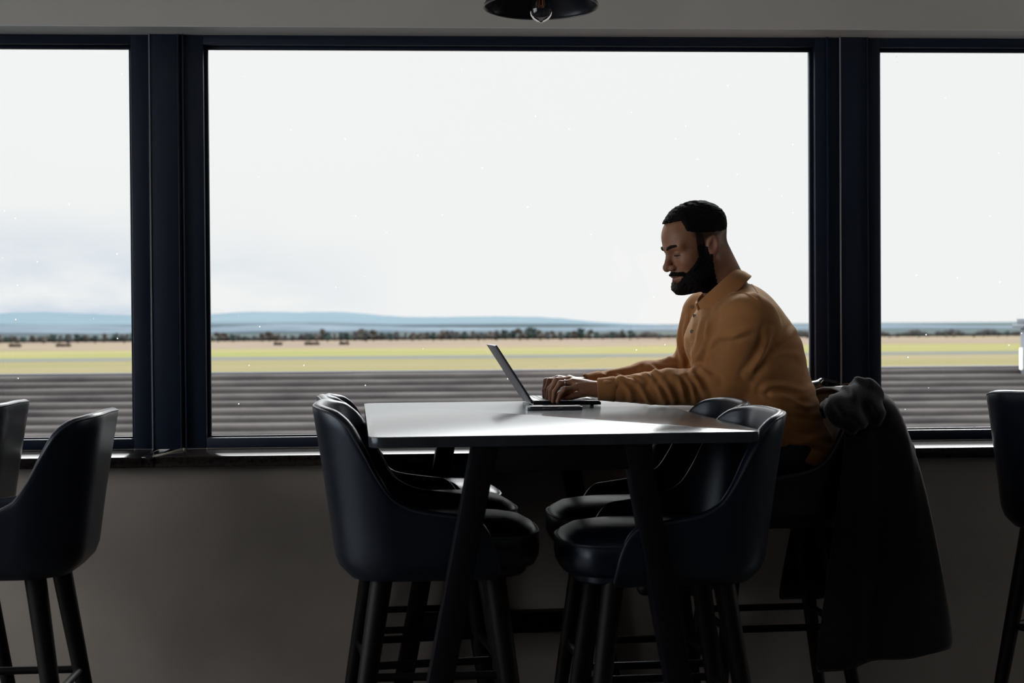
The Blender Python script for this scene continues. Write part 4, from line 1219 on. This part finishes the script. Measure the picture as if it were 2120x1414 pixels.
# polo collar: a stand round the neck with the fall folded over it, open at the throat
def collar():
    nape = L(1524, 562, DM); throat = L(1447, 630, DM - 0.03)
    c0 = (nape + throat) / 2
    ax = (nape - throat); half = np.linalg.norm(ax) / 2; ax /= np.linalg.norm(ax)      # runs back and up
    side = np.array([0.0, -1.0, 0.0]); side = side - ax * (side @ ax); side /= np.linalg.norm(side)
    nrm = np.cross(side, ax); nrm = nrm if nrm[2] > 0 else -nrm                        # out of the neck hole
    rings = []
    N = 72
    for i in range(N + 1):
        a = PI * 0.955 * (-1 + 2 * i / N)              # 0 = nape
        ca, sa = math.cos(a), math.sin(a)
        fr = 0.5 - 0.5 * ca
        e = ax * ca * half + side * sa * 0.076          # top fold line
        d = ax * ca * 0.8 + side * sa; d /= np.linalg.norm(d)
        top = c0 + e + nrm * (0.004 + 0.008 * abs(sa))
        base = top - nrm * 0.036 + d * 0.004
        w = 0.046 + 0.010 * fr
        if fr > 0.80: w += 0.022 * ((fr - 0.80) / 0.2) ** 1.5
        fall = top + d * (0.020 + 0.006 * abs(sa)) - nrm * w
        if fr > 0.7: fall = fall - ax * 0.006 * (fr - .7) / .3
        mid = (top + fall) / 2 + d * 0.004
        t = 0.0022
        ring = [base - d * t, (base + top) / 2 - d * t, top - d * t, top + nrm * t, top + d * (t + .003), mid + d * t, fall + d * t, fall - nrm * t, fall - d * t, mid - d * t, top + d * 0.002 - nrm * t * 1.5, (base + top) / 2 + d * t, base + d * t]
        rings.append([tuple(p) for p in ring])
    MB().loft(rings).build('collar', knit, jumper, sharp=60)
collar()
# ribbed cuffs
def cuff(w_, e_, r0, r1, ln):
    d_ = (w_ - e_) / np.linalg.norm(w_ - e_)
    a = Vector(w_ + d_ * 0.004); b = Vector(w_ - d_ * ln)
    dv = Vector(d_); s1 = dv.cross(Vector((0, 0, 1))).normalized(); s2 = s1.cross(dv)
    rings = []
    for t, r_ in ((0.0, r0 - .004), (0.0, r0 - .001), (0.04, r0 + .0008), (0.15, r0 + .0005), (0.5, (r0 + r1) / 2), (0.85, r1), (1.0, r1 - .003), (1.0, r1 - .008)):
        c = a + (b - a) * t
        rings.append([c + (s1 * math.cos(k * 2 * PI / 96) + s2 * math.sin(k * 2 * PI / 96)) * (r_ + 0.0005 * (k % 2)) for k in range(96)])
    rings.append([a + (b - a) * 1.0 + (s1 * math.cos(k * 2 * PI / 96) + s2 * math.sin(k * 2 * PI / 96)) * (r0 - .007) for k in range(96)])
    rings.append([a + (s1 * math.cos(k * 2 * PI / 96) + s2 * math.sin(k * 2 * PI / 96)) * (r0 - .0075) for k in range(96)])
    MB().loft(rings, cap0=False, cap1=False).build('cuff', knit, jumper, sharp=60)
cuff(WRN, ELN, 0.0345, 0.0400, 0.055)
cuff(WRF, ELF, 0.0345, 0.0400, 0.055)

# ring on the near hand's ring finger
m0 = Vector(near_m[2]); m1 = Vector(near_f[2][0]); cdir = (m1 - m0).normalized(); cc = m0 + (m1 - m0) * 0.62
s1 = cdir.cross(Vector((0, 0, 1))).normalized(); s2 = s1.cross(cdir)
MB().tube([cc + (s1 * math.cos(k * PI / 16) + s2 * math.sin(k * PI / 16)) * 0.0098 for k in range(32)], 0.0017, n=8, closed=True).build('ring', MT['chrome'], man)

# ---------------------------------------------------------------- trousers and shoes
G4 = Grid(np.minimum(KNN, ANN) + [-.12, -.14, -.08], np.array([SPN[0][0][0] + .20, KNF[1] + .14, SPN[0][0][2] + .10]), 0.007)
ft = None
for h_, k_, a_ in ((HIPN, KNN, ANN), (HIPF, KNF, ANF)):
    d_ = smin(rcone(G4.P, h_, k_, 0.100, 0.074), rcone(G4.P, k_, a_, 0.070, 0.056), 0.02)
    ft = d_ if ft is None else smin(ft, d_, 0.03)
ft = smin(ft, rcone(G4.P, L(1640, 935, DM), L(1590, 920, DM), 0.108, 0.115, 0.72), 0.04)
ft = smax(ft, -(G4.P[..., 2] - (ANN[2] + 0.01)), 0.004)
V, Fc = surface_nets(ft, G4); V = relax(V, Fc, 2)
N_ = vnormals(V, Fc)
V = V + N_ * (0.003 * np.sin(V[:, 0] * 95 + V[:, 2] * 40) * np.sin(V[:, 1] * 40 + 1))[:, None]
link('trousers', mesh_np('trousers', V, Fc), denim, man)
for a_ in (ANN, ANF):
    lo = a_ + np.array([-.22, -.07, -.11]); G5 = Grid(lo, a_ + np.array([.10, .07, .06]), 0.004)
    f = rcone(G5.P, a_ + [0.03, 0, -.05], a_ + [-.15, 0, -.062], 0.036, 0.030, 0.85)
    f = smin(f, rcone(G5.P, a_ + [0, 0, .02], a_ + [0.0, 0, -.05], 0.045, 0.04), 0.03)
    f = smax(f, -(G5.P[..., 2] - (a_[2] - 0.088)), 0.003)
    V, Fc = surface_nets(f, G5)
    link('shoe', mesh_np('shoe', relax(V, Fc, 2), Fc), shoe_m, man)

# ================================================================== COAT AND BAG ON THE MAN'S STOOL
coat_m = M_('dark_wool_cloth', (0.010, 0.010, 0.013), 0.85, sheen=0.25, bump=0.3, bscale=400, spec=0.2)
tweed_m = M_('charcoal_tweed', (0.013, 0.011, 0.013), 0.9, sheen=0.25, bump=0.8, bscale=260, var=0.5, vscale=160, spec=0.1)
coat = empty('coat', PO, PYAW); tag(coat, "dark wool coat with bunched tweed collar draped over the back of the man's stool", 'coat')
rc = random.Random(11)
def cx(px, d=4.42): return float(L(px, 900, d)[0])
def cz(py, d=4.42): return float(L(1780, py, d)[2])
# right edge, left edge of the near panel, half widths along the depth, by picture row
rows = [  # py, x right, x left, y near, y far
    (808, 1815, 1738, -0.17, 0.17),
    (826, 1834, 1722, -0.225, 0.21),
    (850, 1846, 1722, -0.255, 0.235),
    (900, 1864, 1722, -0.268, 0.25),
    (970, 1889, 1712, -0.275, 0.255),
    (1040, 1905, 1700, -0.283, 0.262),
    (1110, 1920, 1688, -0.292, 0.268),
    (1170, 1932, 1676, -0.300, 0.275),
    (1230, 1944, 1664, -0.310, 0.28),
    (1285, 1953, 1655, -0.318, 0.285)]
rings = []
NS = 110
for k, (py, xr, xl, yn, yf) in enumerate(rows):
    X1, X0, z = cx(xr), cx(xl), cz(py)
    rad = min(0.12, (X1 - X0) * 0.45)
    path = []
    def arc(cx_, cy_, a0, a1, n):
        for i in range(n): 
            a = R(a0 + (a1 - a0) * i / (n - 1)); path.append((cx_ + rad * math.cos(a), cy_ + rad * math.sin(a)))
    path.append((X0, yn)); path.append((X0 + (X1 - rad - X0) * .5, yn)); arc(X1 - rad, yn + rad, -90, 0, 12); arc(X1 - rad, yf - rad, 0, 90, 12); path.append((X0, yf))
    P_ = [Vector((a, b, 0)) for a, b in path]
    ls = [0]
    for a, b in zip(P_[:-1], P_[1:]): ls.append(ls[-1] + (b - a).length)
    ring = []
    t = k / (len(rows) - 1)
    for i in range(NS):
        s = ls[-1] * i / (NS - 1)
        j = max(0, min(len(ls) - 2, int(np.searchsorted(ls, s)) - 1)); u = (s - ls[j]) / (ls[j + 1] - ls[j] + 1e-9)
        p = P_[j].lerp(P_[j + 1], u); d = (P_[j + 1] - P_[j]).normalized(); n = Vector((d.y, -d.x, 0))
        q = i / (NS - 1)
        fold = (0.020 * math.sin(q * 31 + 0.8 * math.sin(q * 9)) + 0.010 * math.sin(q * 57 + 2.1 + t * 1.5)) * t ** 0.9
        # the near panel's hem hangs lower towards the front edge
        dz = -0.115 * t ** 3 * max(0.0, 1 - q / 0.42) ** 0.8 - 0.03 * t ** 3 * max(0, q - .6)
        ring.append(p + n * fold + Vector((0, 0, z + dz)))
    rings.append(ring)
mb = MB()
mb.loft(rings, cap0=False, cap1=False, closed_u=False)
# close over the top of the chair back
mb.bm.verts.ensure_lookup_table()
top = [mb.bm.verts[i] for i in range(NS)]
for i in range(NS // 2 - 1):
    mb.bm.faces.new((top[i], top[i + 1], top[NS - 2 - i], top[NS - 1 - i]))
cb = mb.build('coat_body', coat_m, coat, sharp=None)
md = cb.modifiers.new('thickness', 'SOLIDIFY'); md.thickness = 0.007; md.offset = 1
md = cb.modifiers.new('smooth', 'SUBSURF'); md.levels = 1; md.render_levels = 1
# bunched collar and shoulder on top
G6 = Grid(L(1680, 930, 4.1) - [0.03, .02, 0.05], L(1860, 770, 4.85) + [0.03, 0.0, 0.05], 0.0042)
P6 = G6.P
f = rcone(P6, L(1742, 850, 4.24), L(1790, 822, 4.30), 0.050, 0.046)
f = smin(f, rcone(P6, L(1790, 822, 4.30), L(1808, 858, 4.26), 0.046, 0.036), 0.03)
f = smin(f, rcone(P6, L(1745, 850, 4.24), L(1770, 876, 4.22), 0.036, 0.030), 0.03)
f = smin(f, rcone(P6, L(1785, 822, 4.32), L(1765, 825, 4.66), 0.046, 0.036), 0.04)
f = smin(f, rcone(P6, L(1745, 835, 4.28), L(1712, 846, 4.48), 0.032, 0.020), 0.03)
f = smin(f, rcone(P6, L(1712, 846, 4.48), L(1730, 840, 4.70), 0.020, 0.025), 0.03)
f = f + (0.0045 * np.sin(P6[..., 0] * 70 + P6[..., 2] * 95 + 2 * np.sin(P6[..., 1] * 30)) + 0.003 * np.sin(P6[..., 0] * 130 - P6[..., 1] * 60 + P6[..., 2] * 40)).astype(np.float32)
V, Fc = surface_nets(f, G6)
link('collar', mesh_np('collar', relax(V, Fc, 1), Fc), tweed_m, coat)
# sleeve hanging behind the collar, at the right
G7 = Grid(L(1780, 1260, 4.3) - [0.05, .16, 0.0], L(1960, 770, 4.5) + [0.05, 0.25, 0.0], 0.006)
P7 = G7.P
pts = [L(1826, 838, 4.40), L(1862, 930, 4.40), L(1893, 1040, 4.40), L(1916, 1150, 4.40), L(1930, 1232, 4.40)]
f = None
for a, b, ra, rb in zip(pts[:-1], pts[1:], (0.042, 0.046, 0.044, 0.040), (0.046, 0.044, 0.040, 0.038)):
    d_ = rcone(P7, a, b, ra * .75, rb * .75, 0.7); f = d_ if f is None else smin(f, d_, 0.03)
f = f + (0.004 * np.sin(P7[..., 2] * 60 + P7[..., 1] * 30)).astype(np.float32)
V, Fc = surface_nets(f, G7)
link('sleeve', mesh_np('sleeve', relax(V, Fc, 2), Fc), coat_m, coat)

bag_m = M_('black_glossy_leather', (0.012, 0.012, 0.013), 0.22, bump=0.25, bscale=60, spec=0.7)
bc = L(1712, 846, 4.86)
bag = empty('bag', Vector(PO) + Matrix.Rotation(PYAW, 3, 'Z') @ Vector(bc), PYAW)
tag(bag, "shiny black leather bag hung behind the man's back beside the coat", 'bag')
G8 = Grid([-.12, -.10, -.2], [.12, .10, .13], 0.004)
f = ellip(G8.P, (0, 0, -0.03), (0.075, 0.052, 0.125))
f = smin(f, rcone(G8.P, (-0.03, 0, 0.072), (0.015, 0, 0.06), 0.028, 0.032, 0.6), 0.03)
f = f + (0.004 * np.sin(G8.P[..., 0] * 120 + G8.P[..., 2] * 60) * np.sin(G8.P[..., 1] * 50 + 1)).astype(np.float32)
V, Fc = surface_nets(f, G8)
link('pouch', mesh_np('pouch', relax(V, Fc, 2), Fc), bag_m, bag)
MB().tube([(-0.05, -0.03, 0.06), (-0.02, -0.045, 0.095), (0.03, -0.04, 0.085), (0.06, -0.02, 0.03)], 0.006, n=8).build('flap_edge', bag_m, bag)
MB().tube([(0.03, -0.03, 0.075), (0.06, -0.05, 0.085), (0.09, -0.075, 0.07), (0.10, -0.09, 0.02), (0.09, -0.085, -0.06)], 0.007, n=8).build('strap', bag_m, bag)
